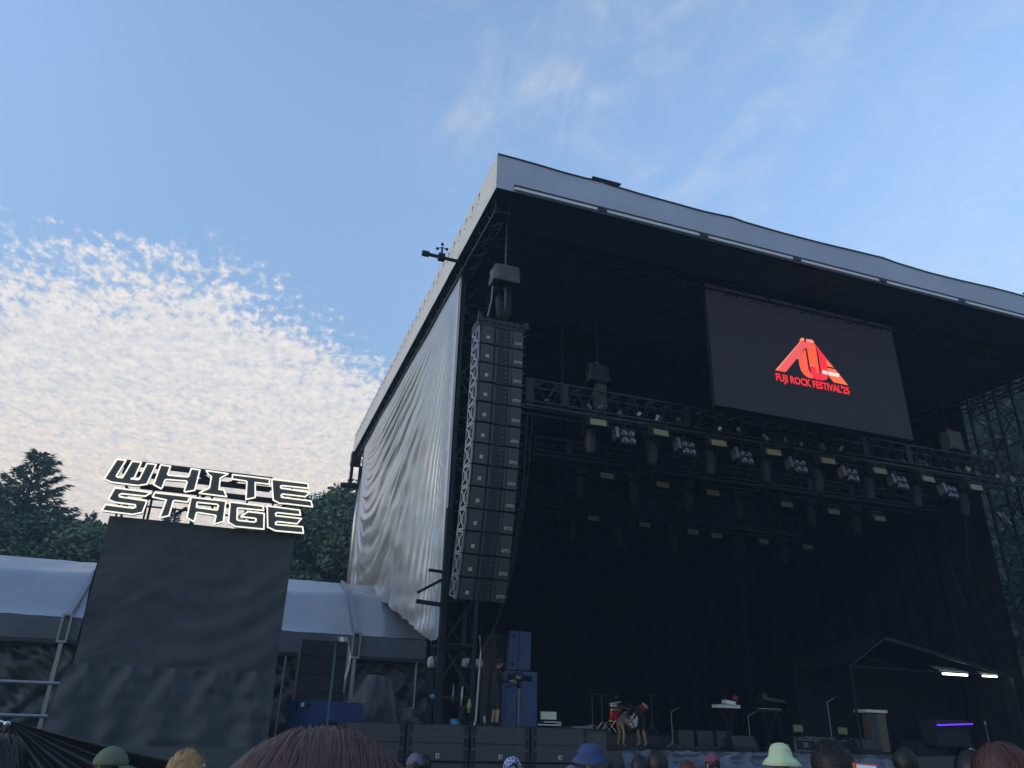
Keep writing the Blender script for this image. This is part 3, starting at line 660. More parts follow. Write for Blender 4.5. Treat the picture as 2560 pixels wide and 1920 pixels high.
# big blue box at left
pL=at(719,1752,19.6); zb=0.9
lb=thing('covered_case','wide blue-covered case with two triangular handles, left of the subwoofers','covered case',(at(790,1750,19.3).x,19.3,zb))
za=at(790,1750,19.3).z; A0=at(790,1748,19.3); L_=at(722,1748,20.2); Rr=at(908,1760,20.6)
def prism(pts,z0,z1): 
    n=len(pts); return MB().add([(p[0],p[1],z0) for p in pts]+[(p[0],p[1],z1) for p in pts],[tuple(range(n))[::-1],tuple(range(n,2*n))]+[(i,(i+1)%n,n+(i+1)%n,n+i) for i in range(n)])
e4=(L_.x+Rr.x-A0.x,L_.y+Rr.y-A0.y)
part(prism([(A0.x,A0.y),(Rr.x,Rr.y),e4,(L_.x,L_.y)],zb,za),'cover','blue_cover',lb)
nrm=Vector((L_.y-A0.y,A0.x-L_.x,0)).normalized()*-1
for s in(.35,.80):
    c=Vector((lerp(L_.x,A0.x,s),lerp(L_.y,A0.y,s),za-.14)); d=(Vector((A0.x-L_.x,A0.y-L_.y,0))).normalized()
    if nrm.y>0: nrm=-nrm
    mobj(poly_mesh([c-d*.06+nrm*.012+Vector((0,0,.05)),c+d*.06+nrm*.012+Vector((0,0,.05)),c+nrm*.012-Vector((0,0,.08))],None,0,nrm),'handle','black',lb)
c=Vector((lerp(L_.x,A0.x,.57),lerp(L_.y,A0.y,.57),za-.10)); part(MB().box(c+nrm*.01,(.1,.04,.09)),'sticker','badge',lb)
tag(MB().box(((A0.x+e4[0])/2,(A0.y+e4[1])/2,zb/2),(1.3,.8,zb-.01)).build('plinth','cloth_black'),'black plinth under the wide blue-covered case','plinth')
# black stack behind with strap
t,w,h=boxpx('speaker_stack','tall stack of black loudspeakers under the marquee behind the blue case','loudspeaker stack',757,872,1598,1745,22.5,.9,'cab',z0=.1)
for k in range(5): part(MB().box((0,-.01,h*(.9-.12*k)),(w*.92,.03,.02)),'seam','steel_dark',t,local=True)
part(MB().box((w*.22,-.03,h*.5),(.05,.03,h*.98)),'strap','teal',t,local=True)
p=at(838,1630,19.1);q=at(831,1815,19.1); tag(MB().bar((p.x,19.1,p.z),(p.x,19.1,1.0),.045).build('strap_pole','teal'),'thin teal upright strap in front of the black speaker stack','strap')
# ================================================================== MARQUEE
YM=26.0; YR=31.0
ev=[at(x,y,YM) for x,y in((0,1530),(171,1541),(891,1590))]; ez=(ev[1].z+ev[2].z)/2
rz_=(at(248,1405,YR).z+at(815,1458,YR).z)/2; xe0=-14.0; xe1=at(1068,1582,YM).x
vz=ez-.62
mq=thing('marquee_tent','long silvery-white marquee with black walls behind the sign tower and speakers','marquee',((xe0+xe1)/2,YM,0))
def mroof(u,v):
    x=lerp(xe0,xe1,u); y=lerp(YM,YR,v); kink=.55; z=lerp(ez,rz_,v)+(.38*(1-abs(v-kink)/.45) if abs(v-kink)<.45 else 0)
    bay=(x-P0)/BW; z-=.10*math.sin(PI*(bay%1))*math.sin(PI*v)
    return Vector((x,y,z+.02*nz(x*2,v*6)))
P0=at(171,1541,YM).x; P2=at(891,1590,YM).x; BW=(P2-P0)/2
part(MB().grid(mroof,120,16),'roof_cover','tent_white',mq,True)
def mroofb(u,v): 
    p=mroof(u,1); return Vector((p.x,lerp(YR,YR+5,v),lerp(p.z,ez,v)))
part(MB().grid(mroofb,40,4),'rear_roof','tent_white',mq,True)
part(MB().grid(lambda u,v: Vector((lerp(xe0,xe1,u),YM-.02-.03*math.sin(u*50),lerp(ez-.02,vz,v))),80,3),'valance','tent_valance',mq,True)
part(MB().bar((xe0,YM+.02,vz-.05),(xe1+.6,YM+.02,vz-.05),.12),'eave_beam','steel_dark',mq)
for k,x in enumerate((P0-BW,P0,P0+BW,P2)):
    part(MB().bar((x,YM-.06,vz-.1),(x,YM-.06,0),.11),'pole','alu',mq)
    b=MB(); pts=[(x,YM-.08,ez+.03),(x,lerp(YM,YR,.55),lerp(ez,rz_,.55)+.44),(x,YR,rz_+.06)]
    b.bar(pts[0],pts[1],.14,.09).bar(pts[1],pts[2],.14,.09); part(b,'rafter','alu',mq)
    b=MB().box((x-.11,YM-.12,(ez+vz)/2),(.05,.08,ez-vz+.15)).box((x+.11,YM-.12,(ez+vz)/2),(.05,.08,ez-vz+.15)).box((x,YM-.12,ez+.06),(.26,.1,.06)).box((x,YM-.12,vz-.06),(.26,.1,.06)); part(b,'eave_bracket','alu',mq)
for px in (721,1047): x=at(px,1600,YM).x; part(MB().bar((x,YM+.1,vz-.1),(x,YM+.1,.6),.05),'pole','alu',mq)
def wallf(u,v):
    x=lerp(xe0,xe1+.4,u); bay=((x-P0)/BW)%1; z=lerp(vz-.05,0,v)
    d=.10*nz(x*1.2+z*.9,z*.5)+.09*math.sin((x*1.8+z*3.2)+3*nz(x*.6,z*.8))*.6+.05*nz(x*4+z*5,z*2,4)+.035*math.sin(x*7-z*6+4*nz(x,z))
    return Vector((x,YM+.55-d*(1.1 if .03<bay<.97 else .4),z))
part(MB().grid(wallf,260,60),'side_wall','tarp_black',mq,True)
part(MB().grid(lambda u,v: Vector((lerp(xe0,xe1,u),YR+4.9,lerp(ez,0,v))),10,4),'rear_wall','tarp_black',mq,True)
# railings on the left
for i,(ya,yb_) in enumerate(((1703,1713),(1788,1798))):
    a=at(-60,ya-2,23);b2=at(178,yb_,23); tag(MB().tube([(a.x,23,a.z),(b2.x,23,a.z-.0)],.045,8).build('railing_tube','alu'),('upper' if i==0 else 'lower')+' horizontal steel tube in front of the left marquee wall','railing')
# tarp over the marquee end
def tarp(u,v):
    a=at(lerp(928,962,v),lerp(1474,1476,v),30.5); b_=at(lerp(1032,1078,v),lerp(1578,1578,v),25.9); p=a.lerp(b_,u); 
    return p+Vector((0,-.12,.10*math.sin(u*3)+.04*nz(u*9,v*5)))
tag(MB().grid(tarp,40,10).build('loose_tarp','bluewhite',None,True),'loose bluish strip of sheeting lying down the right end of the marquee roof','tarpaulin')
# plastic film hanging
def film(u,v):
    p=at(lerp(845,868,u)+(8*math.sin(v*4)),lerp(1592,1730,v),24.5); return p+Vector((0,.08*math.sin(u*9+v*6),.0))
tag(MB().grid(film,8,30).build('plastic_strip','film',None,True),'crumpled translucent plastic strip hanging beside the right marquee pole','plastic sheet')
# covered heap
def heap(u,v):
    px=lerp(872,1060,u); xx=at(px,1750,21.6).x; prof=[(0,.35),(.12,.55),(.28,1.0),(.42,.98),(.55,.95),(.62,.62),(.72,.30),(.85,.33),(1,.05)]
    for i in range(8):
        if prof[i][0]<=u<=prof[i+1][0]: hh=lerp(prof[i][1],prof[i+1][1],(u-prof[i][0])/(prof[i+1][0]-prof[i][0])); break
    zt_=at(960,1687,21.6).z; zz=lerp(WING,zt_,hh)
    if v<.35: y=21.6-.05+ .0; z=lerp(WING,zz,v/.35); y=21.35+.12*math.sin(u*19+3*nz(u*3,v*4))*(1-v/.35)+.25*(v/.35)**2
    else: y=21.6+(v-.35)*1.3; z=zz-.03*abs(nz(u*8,v*5))
    return Vector((xx+.06*nz(u*5,v*5),y+.05*nz(u*12,v*9),z+.05*nz(u*9,v*7,3)))
tag(MB().grid(heap,70,40).build('covered_gear','cloth_grey',None,True),'heap of gear under a dark grey tarp between marquee pole and truss tower','covered gear')

# ================================================================== SIGN TOWER
YP=19.0
a=at(275,1288,YP); c=at(737,1339,YP); px0,px1,pz=a.x,c.x,(a.z+c.z)/2; pm=at(185,1663,YP).z; pbm=at(434,1885,YP).z
stw=thing('sign_tower','tall scaffold tower wrapped in black cloth carrying the big letter sign','sign tower',((px0+px1)/2,YP,0))
def swag(u,z,zt,k): 
    return 0
def upper(u,v):
    x=lerp(px0,px1,u); z=lerp(pz,pm-.05,v); s=abs(u-.5)*2
    w=v-.30*(1-s**2); d=(.024*math.sin(w*34+2.5*nz(u*2,v*2)))*min(1,v*1.6)*(.35+.65*(1-s))+.07*nz(u*2.2,v*2.4)+.02*nz(u*9,v*8,3)
    d+=.04*math.sin((u*1.2+v)*14)*v*s
    d+=.030*(1-abs(nz(u*3.2+v*1.2,v*7-abs(u-.5)*5,11))*3.2)**2*.35*min(1,v*3)+.006*(1-abs(nz(u*9,v*15-abs(u-.5)*12,4))*3)
    return Vector((x,YP-d*.9-.03,z))
part(MB().grid(upper,110,90),'upper_cloth','cloth_black',stw,True)
x0b=at(163,1850,YP).x-.02
def lower(u,v):
    x=lerp(px0-.12*v-.12,px1+.02,u); z=lerp(pm,pbm-.05+.15*abs(u-.5),v)
    pleat=.12*math.sin(u*30+2*nz(u*4,v,7))*min(1,v*2+.2)*(.4+.6*v)
    arch=.05*math.sin((v*3.1-abs(((u*5)%1)-.5)*2.2)*3.5)*(1-v)
    return Vector((x,YP-.12-.20*v-pleat*.55-arch-.05*nz(u*8,v*7,5),z+.04*math.sin(u*5*PI)**2*(1-v)))
part(MB().grid(lower,150,50),'lower_cloth','cloth_black',stw,True)
part(MB().grid(lambda u,v: Vector((lerp(px1,px1+.02,u)+.04*nz(v*6,u*4),lerp(YP,YP+1.6,u),lerp(pz,0,v))),12,30),'side_cloth','cloth_black',stw,True)
part(MB().grid(lambda u,v: Vector((px0-.10*v+.05*nz(v*6,u*4),lerp(YP,YP+1.6,u),lerp(pz,0,v))),12,30),'side_cloth','cloth_black',stw,True)
b=MB()
for x in (px0+.05,px1-.05):
    for y in (YP+.1,YP+1.5): b.bar((x,y,0),(x,y,pz-.03),.06)
part(b,'scaffold_pole','steel',stw)
part(MB().box(((px0+px1)/2,YP+.8,pbm-.5),(px1-px0,1.5,.05)),'scaffold_deck','steel_dark',stw)
def hang(u,v):
    x=lerp(px0-.75,px1+.5,u); return Vector((x,YP-.55-.1*math.sin(u*26)*v-.25*v,lerp(pbm+.15,.0,v)))
part(MB().grid(hang,90,10),'skirt','tarp_black',stw,True)
# the letters
YLt=YP-.25; k6=560/2212.
def L6(pts,Y): return [at(240+x*k6,1130+y*k6,Y) for x,y in pts]
sg=thing('letter_sign','big sign reading WHITE STAGE in dark letters with glowing white outlines','sign',((px0+px1)/2,YLt,pz))
LET={'W':[(208,75),(298,86),(203,240),(215,252),(262,257),(358,94),(450,106),(380,258),(348,268),(415,276),(430,268),(505,116),(596,127),(503,322),(410,335),(155,302),(82,270)],
'H':[(640,130),(738,145),(707,222),(718,232),(905,250),(916,244),(940,168),(1027,180),(975,382),(880,398),(872,388),(900,300),(890,290),(695,275),(682,282),(655,355),(643,367),(570,325)],
'I':[(1088,187),(1305,217),(1228,262),(1215,372),(1262,378),(1290,445),(1020,410),(1045,392),(1115,362),(1122,352),(1140,245),(1112,228)],
'T':[(1348,226),(1715,270),(1708,322),(1572,305),(1572,452),(1480,472),(1490,300),(1482,290),(1345,270)],
'E':[(1735,272),(2092,315),(2096,362),(1835,335),(1822,342),(1826,360),(2108,402),(2065,445),(1842,418),(1828,428),(1832,450),(2122,487),(2137,545),(1890,515),(1812,510),(1750,478)],
'S':[(188,357),(548,404),(488,440),(255,415),(232,425),(235,445),(505,487),(460,600),(362,620),(57,582),(95,522),(370,558),(392,545),(388,525),(185,500),(123,472)],
't':[(580,404),(930,444),(905,498),(775,482),(762,492),(722,632),(640,652),(632,645),(695,478),(560,448)],
'A':[(940,450),(1283,488),(1258,690),(1175,714),(1168,708),(1185,635),(1178,628),(1005,600),(992,606),(970,685),(962,690),(898,652)],
'G':[(1325,496),(1648,538),(1655,580),(1405,556),(1395,562),(1393,670),(1405,678),(1560,695),(1578,688),(1580,665),(1570,658),(1430,642),(1500,592),(1660,610),(1657,765),(1375,738),(1308,698)],
'e':[(1690,536),(2010,577),(2018,627),(1790,602),(1773,610),(1775,632),(2028,660),(1985,712),(1790,690),(1772,700),(1775,718),(2040,742),(2047,805),(1770,780),(1695,745)]}
HOLE=[(1000,500),(1195,520),(1208,530),(1200,572),(1188,576),(998,550),(992,545)]
for kx,pts in LET.items():
    P=L6(pts,YLt); Hh=L6(HOLE,YLt) if kx=='A' else None
    o=mobj(poly_mesh(P,Hh,.12,Vector((0,1,0))),'letter','letter',sg); o['label']='letter '+kx.upper()+(' of WHITE' if kx in 'WHITE' else ' of STAGE')+' with glowing outline'
    b=MB(); loops=[P]+([Hh] if Hh else [])
    for lp in loops:
        q=[Vector((p.x,YLt-.03,p.z)) for p in lp]
        for i in range(len(q)): b.tube([q[i],q[(i+1)%len(q)]],.017,6); b.ell(q[i],(.017,.017,.017),6,4)
    part(b,'neon_tube','neon',o)
# frame behind letters
b=MB()
def fz(x,y): return at(240+x*k6,1130+y*k6,YLt+.3)
for (xa_,ya_,xb_,yb__,w) in ((300,95,1740,285,.11),(260,195,1740,362,.07),(440,340,2100,520,.11),(250,440,1120,470,.05),(1100,505,1700,570,.05)):
    p=fz(xa_,ya_); q=fz(xb_,yb__); zz=(p.z+q.z)/2; b.bar((p.x,YLt+.3,zz),(q.x,YLt+.3,zz),w)
    b.bar((p.x,YLt+1.1,zz-.05),(q.x,YLt+1.1,zz-.05),w*.7)
for x in (215,490,960,1480,1750,1980,2040): p=fz(x,560); b.bar((p.x,YLt+.32,pz-.1),(p.x,YLt+.32,pz+.62),.04); b.bar((p.x,YLt+1.1,pz-.1),(p.x,YLt+1.1,pz+.9),.05)
p=fz(320,100);q=fz(285,220); b.bar(p,q,.10); b.bar(q,fz(310,330),.05)
for (a_,b_) in (((1020,230),(1140,330)),((1040,215),(1180,320)),((1230,330),(1400,285)),((1000,480),(1090,420)),((1840,550),(1920,490)),((780,620),(900,550))): b.bar(fz(*a_),fz(*b_),.06)
for y in (110,250,420): 
    for x in (280,1150,1950): p=fz(x,y+x*.12-30); b.bar((p.x,YLt+.3,p.z),(p.x,YLt+1.1,p.z-.05),.05)
part(b,'frame','steel_dark',sg)
# ================================================================== FOREGROUND TARP AT LOWER LEFT
apx=at(20,1808,8.0)
def ft(u,v):
    # fan of folds radiating from a tied point
    a=lerp(R(-100),R(-8),u); L=lerp(.02,3.6 if u>.5 else 2.6,v**1.1); d=.20*v**.8*math.sin(u*46+2*nz(u*4,0))*(.5+.5*math.sin(u*11+1)**2)
    x=apx.x+L*math.cos(a); z=apx.z+.02+L*math.sin(a)*(1-.15*u)-.10*math.sin(PI*v)*u
    return Vector((x,8.0-d*.8-.12*v,max(.0,z)))
tag(MB().grid(ft,220,24).build('black_tarp','tarp_black',None,True),'shiny black tarp gathered to a point at the lower left, folds fanning right','tarpaulin')
b=MB().tube([at(-40,1790,7.95),at(8,1806,7.95),at(20,1812,7.95)],.012,6).lathe(at(18,1811,7.93),[(.018,-.008),(.026,0),(.018,.008)],12,(0,1,0)); tag(b.build('tarp_clip','chrome'),'bright metal clip and cord holding the gathered black tarp','clip')
# fence/barrier carrying it
b=MB().bar((-6,8.2,.03),(-6,8.2,apx.z),.06).bar((apx.x-.05,8.2,0),(apx.x-.05,8.2,apx.z-.05),.06).bar((-6,8.2,apx.z-.1),(apx.x,8.2,apx.z-.1),.05); tag(b.build('barrier','steel'),'low steel barrier frame behind the gathered black tarp at lower left','barrier')
# ================================================================== PEOPLE
def skin_body(V,E,rad,sub=1):
    me=bpy.data.meshes.new('body'); me.from_pydata(V,E,[]); me.update(); o=bpy.data.objects.new('tmp',me); C.objects.link(o)
    o.modifiers.new('s','SKIN')
    sl=me.skin_vertices[0].data
    for i,r in enumerate(rad): sl[i].radius=(r if isinstance(r,tuple) else (r,r)); sl[i].use_root=(i==0)
    m=o.modifiers.new('u','SUBSURF'); m.levels=sub; m.render_levels=sub
    dg=bpy.context.evaluated_depsgraph_get(); out=bpy.data.meshes.new_from_object(o.evaluated_get(dg)); bpy.data.objects.remove(o); out.materials.clear(); return out
def head_into(mb,c,s,face,pitch=0):
    """head of height ~.23*s centred on c looking along face angle"""
    Rm=Matrix.Rotation(face,3,'Z')@Matrix.Rotation(pitch,3,'Y')
    nu,nv=24,16; vs=[];fs=[]
    for j in range(nv+1):
        t=PI*j/nv
        for k in range(nu):
            a=2*PI*k/nu; x=math.sin(t)*math.cos(a); y=math.sin(t)*math.sin(a); z=math.cos(t)
            w=.076 if z>-.1 else .076*(1-.38*(-z-.1)); dx=.098 if z>-.2 else .092
            X=x*dx+(.012 if x>.3 and z<-.3 else 0); Yy=y*w; Z=z*.118
            if x>.86 and -.35<z<.15: X+=.022*(1-abs(z+.15)*2.6)          # nose
            if x>.7 and abs(z-.12)<.1 and .1<abs(y)<.5: X-=.008          # eye sockets
            if x>.75 and abs(z+.48)<.08: X+=.006                          # lips
            vs.append(Vector(c)+Rm@Vector((X,Yy,Z))*s)
    for j in range(nv):
        for k in range(nu): fs.append((j*nu+k,(j+1)*nu+k,(j+1)*nu+(k+1)%nu,j*nu+(k+1)%nu))
    mb.add(vs,fs)
    for sd in(-1,1): mb.ell(Vector(c)+Rm@Vector((-.005,sd*.077,-.01))*s,(.022*s,.010*s,.034*s),8,6,Rm)
    return Rm
def join_mesh(me,mb,matsel):
    bm=bmesh.new(); bm.from_mesh(me); t=bpy.data.meshes.new('h'); t.from_pydata(mb.v,[],mb.f); bm.from_mesh(t); me.clear_geometry(); bm.to_mesh(me); bm.free()
    me.polygons.foreach_set('use_smooth',[True]*len(me.polygons))
def figure(name,label,J,face,mats,zones,hpitch=0,loc=(0,0,0),hair=None,group=None,s=1.0,hs=1.0,sub=1):
    """J: joints in figure frame (metres). keys pelvis chest neck head + sh/el/wr, hip/kn/an/toe L,R"""
    ks=list(J.keys()); V=[Vector(J[k]) for k in ks]; ix={k:i for i,k in enumerate(ks)}
    Eg=[('pelvis','chest'),('chest','neck'),('neck','head0')]
    for d in 'LR': Eg+=[('chest','sh'+d),('sh'+d,'el'+d),('el'+d,'wr'+d),('wr'+d,'pm'+d),('pelvis','hip'+d),('hip'+d,'kn'+d),('kn'+d,'an'+d),('an'+d,'toe'+d)]
    rad={'pelvis':(.145,.105),'chest':(.155,.11),'neck':.052,'head0':.055}
    for d in 'LR': rad.update({'sh'+d:.062,'el'+d:.042,'wr'+d:.028,'pm'+d:.03,'hip'+d:.085,'kn'+d:.058,'an'+d:.042,'toe'+d:.038})
    # fingers: five short chains from each palm
    for d in 'LR':
        w=Vector(J['wr'+d]); p=Vector(J['pm'+d]); f=(p-w).normalized(); sd=f.cross(Vector((0,1,0.2))).normalized()
        for q,(o_,ln) in enumerate(((-.030,.060),(-.011,.075),(.010,.082),(.030,.072))):
            k1=f'f{d}{q}a'; k2=f'f{d}{q}b'; J[k1]=tuple(p+sd*o_+f*.035); J[k2]=tuple(p+sd*o_+f*(.035+ln*.8)+Vector((0,0,-.018))); Eg+=[('pm'+d,k1),(k1,k2)]; rad[k1]=.010; rad[k2]=.008
        J[f'th{d}']=tuple(w.lerp(p,.5)+sd*.055+f*.03); Eg.append(('wr'+d,f'th{d}')); rad[f'th{d}']=.011
    ks=[k for k in J if k!='head']; V=[tuple(Vector(J[k])*s) for k in ks]; ix={k:i for i,k in enumerate(ks)}
    me=skin_body(V,[(ix[a],ix[b]) for a,b in Eg],[tuple(x*s for x in rad[k]) if isinstance(rad[k],tuple) else rad[k]*s for k in ks],sub)
    hm=MB(); hc=Vector(J['head'])*s; Rm=head_into(hm,hc,s*hs,face,hpitch)
    nbody=len(me.polygons); join_mesh(me,hm,None)
    o=thing(name,label,'person',loc,group)
    for m in mats: me.materials.append(M[m])
    mi=[]
    for i,p in enumerate(me.polygons):
        mi.append(0 if i>=nbody else zones(p.center/s))
    me.polygons.foreach_set('material_index',mi); me.update()
    b=bpy.data.objects.new('body',me); C.objects.link(b); b.parent=o
    eb=MB()
    for sd in(-1,1): eb.ell(hc+Rm@Vector((.083,sd*.030,.012))*s*hs,(.008*s,.013*s,.008*s),8,6,Rm)
    part(eb,'eye','eye',o,local=True)
    return o,hc,Rm
def hairdo(o,hc,Rm,s,m,n=900,length=.10,spread=1.0,vol=1.0,wild=.15,m2=None,low=-.25,wd=.0035,tilt=R(15)):
    Rm=Rm@Matrix.Rotation(tilt,3,'Y')
    rnd=random.Random(n+int(length*1000));
    if n<1600 and n>=400: n=int(n*2.5); wild=max(wild,.45); spread=max(spread,1.8); wd=.0022
    b=MB(); b2=MB()
    base=MB()
    nu,nv=24,14; vs=[];fs=[]
    rx,ry,rz=.108*vol*s,.090*vol*s,.125*vol*s
    def surf(a,t,k=1): return Vector((math.sin(t)*math.cos(a)*rx*k,math.sin(t)*math.sin(a)*ry*k,math.cos(t)*rz*k))
    def tmax(a): return R(118)-R(58)*max(0,math.cos(a))**1.0 - (tilt*math.cos(a) if tilt>.3 else 0)*-1*0 + R(8)*(1-abs(math.cos(a)))
    for j in range(nv+1):
        for k in range(nu):
            a=2*PI*k/nu; t=tmax(a)*j/nv; vs.append(hc+Rm@(surf(a,t)*(1+.03*nz(a*2,t*3)))+Rm@Vector((-.008*s,0,.012*s)))
    for j in range(nv):
        for k in range(nu): fs.append((j*nu+k,(j+1)*nu+k,(j+1)*nu+(k+1)%nu,j*nu+(k+1)%nu))
    base.add(vs,fs)
    for i in range(n):
        a=rnd.random()*2*PI; u=rnd.random(); t=tmax(a)*math.sqrt(u)*.98; k=1.0+rnd.random()*.04
        seg=5; dt=length/(rz)*rnd.uniform(.6,1.2)/seg; da=rnd.gauss(0,wild)*.3; pts=[]
        tt=t; aa=a; lift=rnd.uniform(0,.05)*spread
        for q in range(seg+1):
            pts.append(hc+Rm@(surf(aa,tt,k+lift*math.sin(PI*q/seg)+ wild*.12*q/seg*rnd.random()))+Rm@Vector((-.008*s,0,.012*s))); tt=min(tt+dt,R(128)); aa+=da/seg+rnd.gauss(0,wild)*.08
        w=wd*s*rnd.uniform(.6,1.3); tgt=b2 if (m2 and rnd.random()<.35) else b
        vv=[];ff=[]
        for q,p in enumerate(pts):
            dd=(pts[min(q+1,seg)]-pts[max(q-1,0)]); nrm=(p-hc); sd=dd.cross(nrm); sd=sd.normalized() if sd.length>1e-9 else Vector((1,0,0)); ww=w*(1-.6*q/seg); vv+= [p-sd*ww,p+sd*ww]
        for q in range(seg): ff.append((2*q,2*q+1,2*q+3,2*q+2))
        tgt.add(vv,ff)
    base.v+=[]; off=len(base.v); base.add(b.v,b.f); h=part(base,'hair',m,o,True,local=True)
    if m2 and b2.v: part(b2,'hair_streak',m2,o,True,local=True)
    return h
def cap(o,hc,Rm,s,m,brim=.075,vol=1.08,button=True):
    b=MB(); nu,nv=28,10; vs=[];fs=[]
    for j in range(nv+1):
        for k in range(nu):
            a=2*PI*k/nu; t=R(88)*j/nv; rr=1+.012*math.cos(a*6)*math.sin(t); vs.append(hc+Rm@Vector((math.sin(t)*math.cos(a)*.108*vol*rr,math.sin(t)*math.sin(a)*.09*vol*rr,math.cos(t)*.115*vol+.02))*s)
    for j in range(nv):
        for k in range(nu): fs.append((j*nu+k,(j+1)*nu+k,(j+1)*nu+(k+1)%nu,j*nu+(k+1)%nu))
    b.add(vs,fs); c=part(b,'cap',m,o,True,.004,local=True)
    v=MB().grid(lambda u,w: hc+Rm@Vector((math.cos(lerp(-1.05,1.05,u))*(.108*vol+brim*w*math.cos(lerp(-1.0,1.0,u))**.6),math.sin(lerp(-1.05,1.05,u))*.09*vol*(1+.05*w),.024-.02*w-.018*(abs(u-.5)*2)**2*w))*s,14,4)
    part(v,'visor',m,c,True,.004,local=True); part(MB().ell(hc+Rm@Vector((0,0,.115*vol+.022))*s,(.008,.008,.006),8,5),'button',m,c,local=True)
    # adjustment opening at the back
    part(MB().grid(lambda u,w: hc+Rm@Vector((-.111*vol*math.cos(lerp(-.4,.4,u))-.002,.09*vol*math.sin(lerp(-.4,.4,u)),.03+.035*w*math.sin(PI*u)))*s,8,3),'strap_opening','hair_black',c,True,local=True)
def bucket(o,hc,Rm,s,m,r=.17,droop=.055,tilt=0,vol=1.0,seed=0,zs_=1.0):
    c=hc+Vector((0,0,.03))*s; n=40
    pr=[(.001,.118),(.035,.115),(.065,.104),(.088,.083),(.102,.05),(.112,.0),(r*.8,-.03),(r,-.03-droop)]
    T=Matrix.Rotation(tilt,3,'Y'); vs=[];fs=[]
    for j,(rr,z) in enumerate(pr):
        for k in range(n):
            a=2*PI*k/n; w=1+(.05*math.sin(3*a+seed)+.03*math.sin(5*a+seed*2))*(j>=6)+.02*nz(math.cos(a)*3,math.sin(a)*3,j+seed)*vol; vs.append(c+Rm@T@Vector((math.cos(a)*rr*w*1.05,math.sin(a)*rr*w*.95,z*zs_*(1+.12*vol*.5*nz(a,j,seed))))*s)
    for j in range(len(pr)-1):
        for k in range(n): fs.append((j*n+k,(j+1)*n+k,(j+1)*n+(k+1)%n,j*n+(k+1)%n))
    h=part(MB().add(vs,fs),'hat',m,o,True,.004,local=True)
    ring=MB()
    for z,rr in((.002,.112),(-.012,.122),(.106,.091)): 
        pts=[c+Rm@T@Vector((math.cos(2*PI*k/36)*rr*1.05,math.sin(2*PI*k/36)*rr*.95,z))*s for k in range(37)]; ring.tube(pts,.0012,4)
    part(ring,'stitching',m,h,local=True)
    return h
def stand():
    return dict(pelvis=(0,0,.93),chest=(0.01,0,1.24),neck=(0,0,1.44),head0=(.01,0,1.53),head=(.02,0,1.60),
      shL=(0,.17,1.38),elL=(-.02,.22,1.10),wrL=(.05,.22,.86),pmL=(.07,.22,.79),shR=(0,-.17,1.38),elR=(-.02,-.22,1.10),wrR=(.05,-.22,.86),pmR=(.07,-.22,.79),
      hipL=(0,.09,.86),knL=(.02,.10,.48),anL=(-.01,.10,.09),toeL=(.14,.11,.04),hipR=(0,-.09,.86),knR=(.02,-.10,.48),anR=(-.01,-.10,.09),toeR=(.14,-.11,.04))
def zone_std(c):   # skin 0, shirt 1, trousers 2
    if c.z>1.47: return 0
    if abs(c.y)>.19 and c.z<1.12: return 0
    if c.z>.90: return 1
    if c.z>.10: return 2
    return 2
def crowd(px,py,Y,face,label,shirt='shirt_black',do=None,hat_top=.0,skin='skin'):
    """top of hair/hat seen at px,py at distance Y"""
    p=at(px,py,Y); topz=p.z-hat_top; s=topz/1.722
    Jr=stand(); R3=Matrix.Rotation(face,3,'Z'); J={k:tuple(R3@Vector(v)) for k,v in Jr.items()}
    def zz(c): return zone_std(R3.inverted()@c)
    off=R3@Vector((.02,0,0))*s
    o,hc,Rm=figure('person',label,J,face,[skin,shirt,'shorts_dark'],zz,loc=(p.x-off.x,Y,0),s=s)
    do(o,hc,Rm,s); return o
F0=R(80)  # everyone looks towards the stage
crowd(818,1829,.64,R(80),'person right in front with long glossy dark brown hair',do=lambda o,h,r,s: hairdo(o,h,r,s,'hair_brown',46000,.22,.35,1.10,.10,'hair_brown2',wd=.00032,tilt=R(38)),hat_top=.024)
crowd(285,1868,6.3,R(0),'person in an olive green cap turned to the right',shirt='shirt_black',do=lambda o,h,r,s: (cap(o,h,r,s,'cap_green',.07,1.12),hairdo(o,h,r,s,'hair_black',300,.05,1,.95,.1)),hat_top=.02)
crowd(472,1886,5.0,R(70),'person with messy blond hair and sunglasses on top',shirt='shirt_white',do=lambda o,h,r,s: (hairdo(o,h,r,s,'hair_blond',2600,.07,3.5,1.06,1.6,wd=.002),part(MB().tube([h+r@Vector((.02,.10,.09))*s,h+r@Vector((.085,.06,.10))*s,h+r@Vector((.10,0,.10))*s,h+r@Vector((.085,-.06,.10))*s,h+r@Vector((-.01,-.105,.07))*s],.006,6),'sunglasses','chrome',o,True,local=True)),hat_top=.01)
crowd(-4,1856,3.2,R(85),'dark-haired person cut off by the left frame edge',do=lambda o,h,r,s: hairdo(o,h,r,s,'hair_black',1500,.13,1.3,1.05,.2,wd=.002))
crowd(1040,1883,8.2,R(80),'person in a lavender-grey cap beside the big brown-haired head',do=lambda o,h,r,s:(cap(o,h,r,s,'cap_lav'),hairdo(o,h,r,s,'hair_black',200,.05,1,.95,.1)),hat_top=.02)
crowd(1062,1888,9.6,R(80),'dark-haired person just right of the lavender-grey cap',do=lambda o,h,r,s: hairdo(o,h,r,s,'hair_black',500,.08))
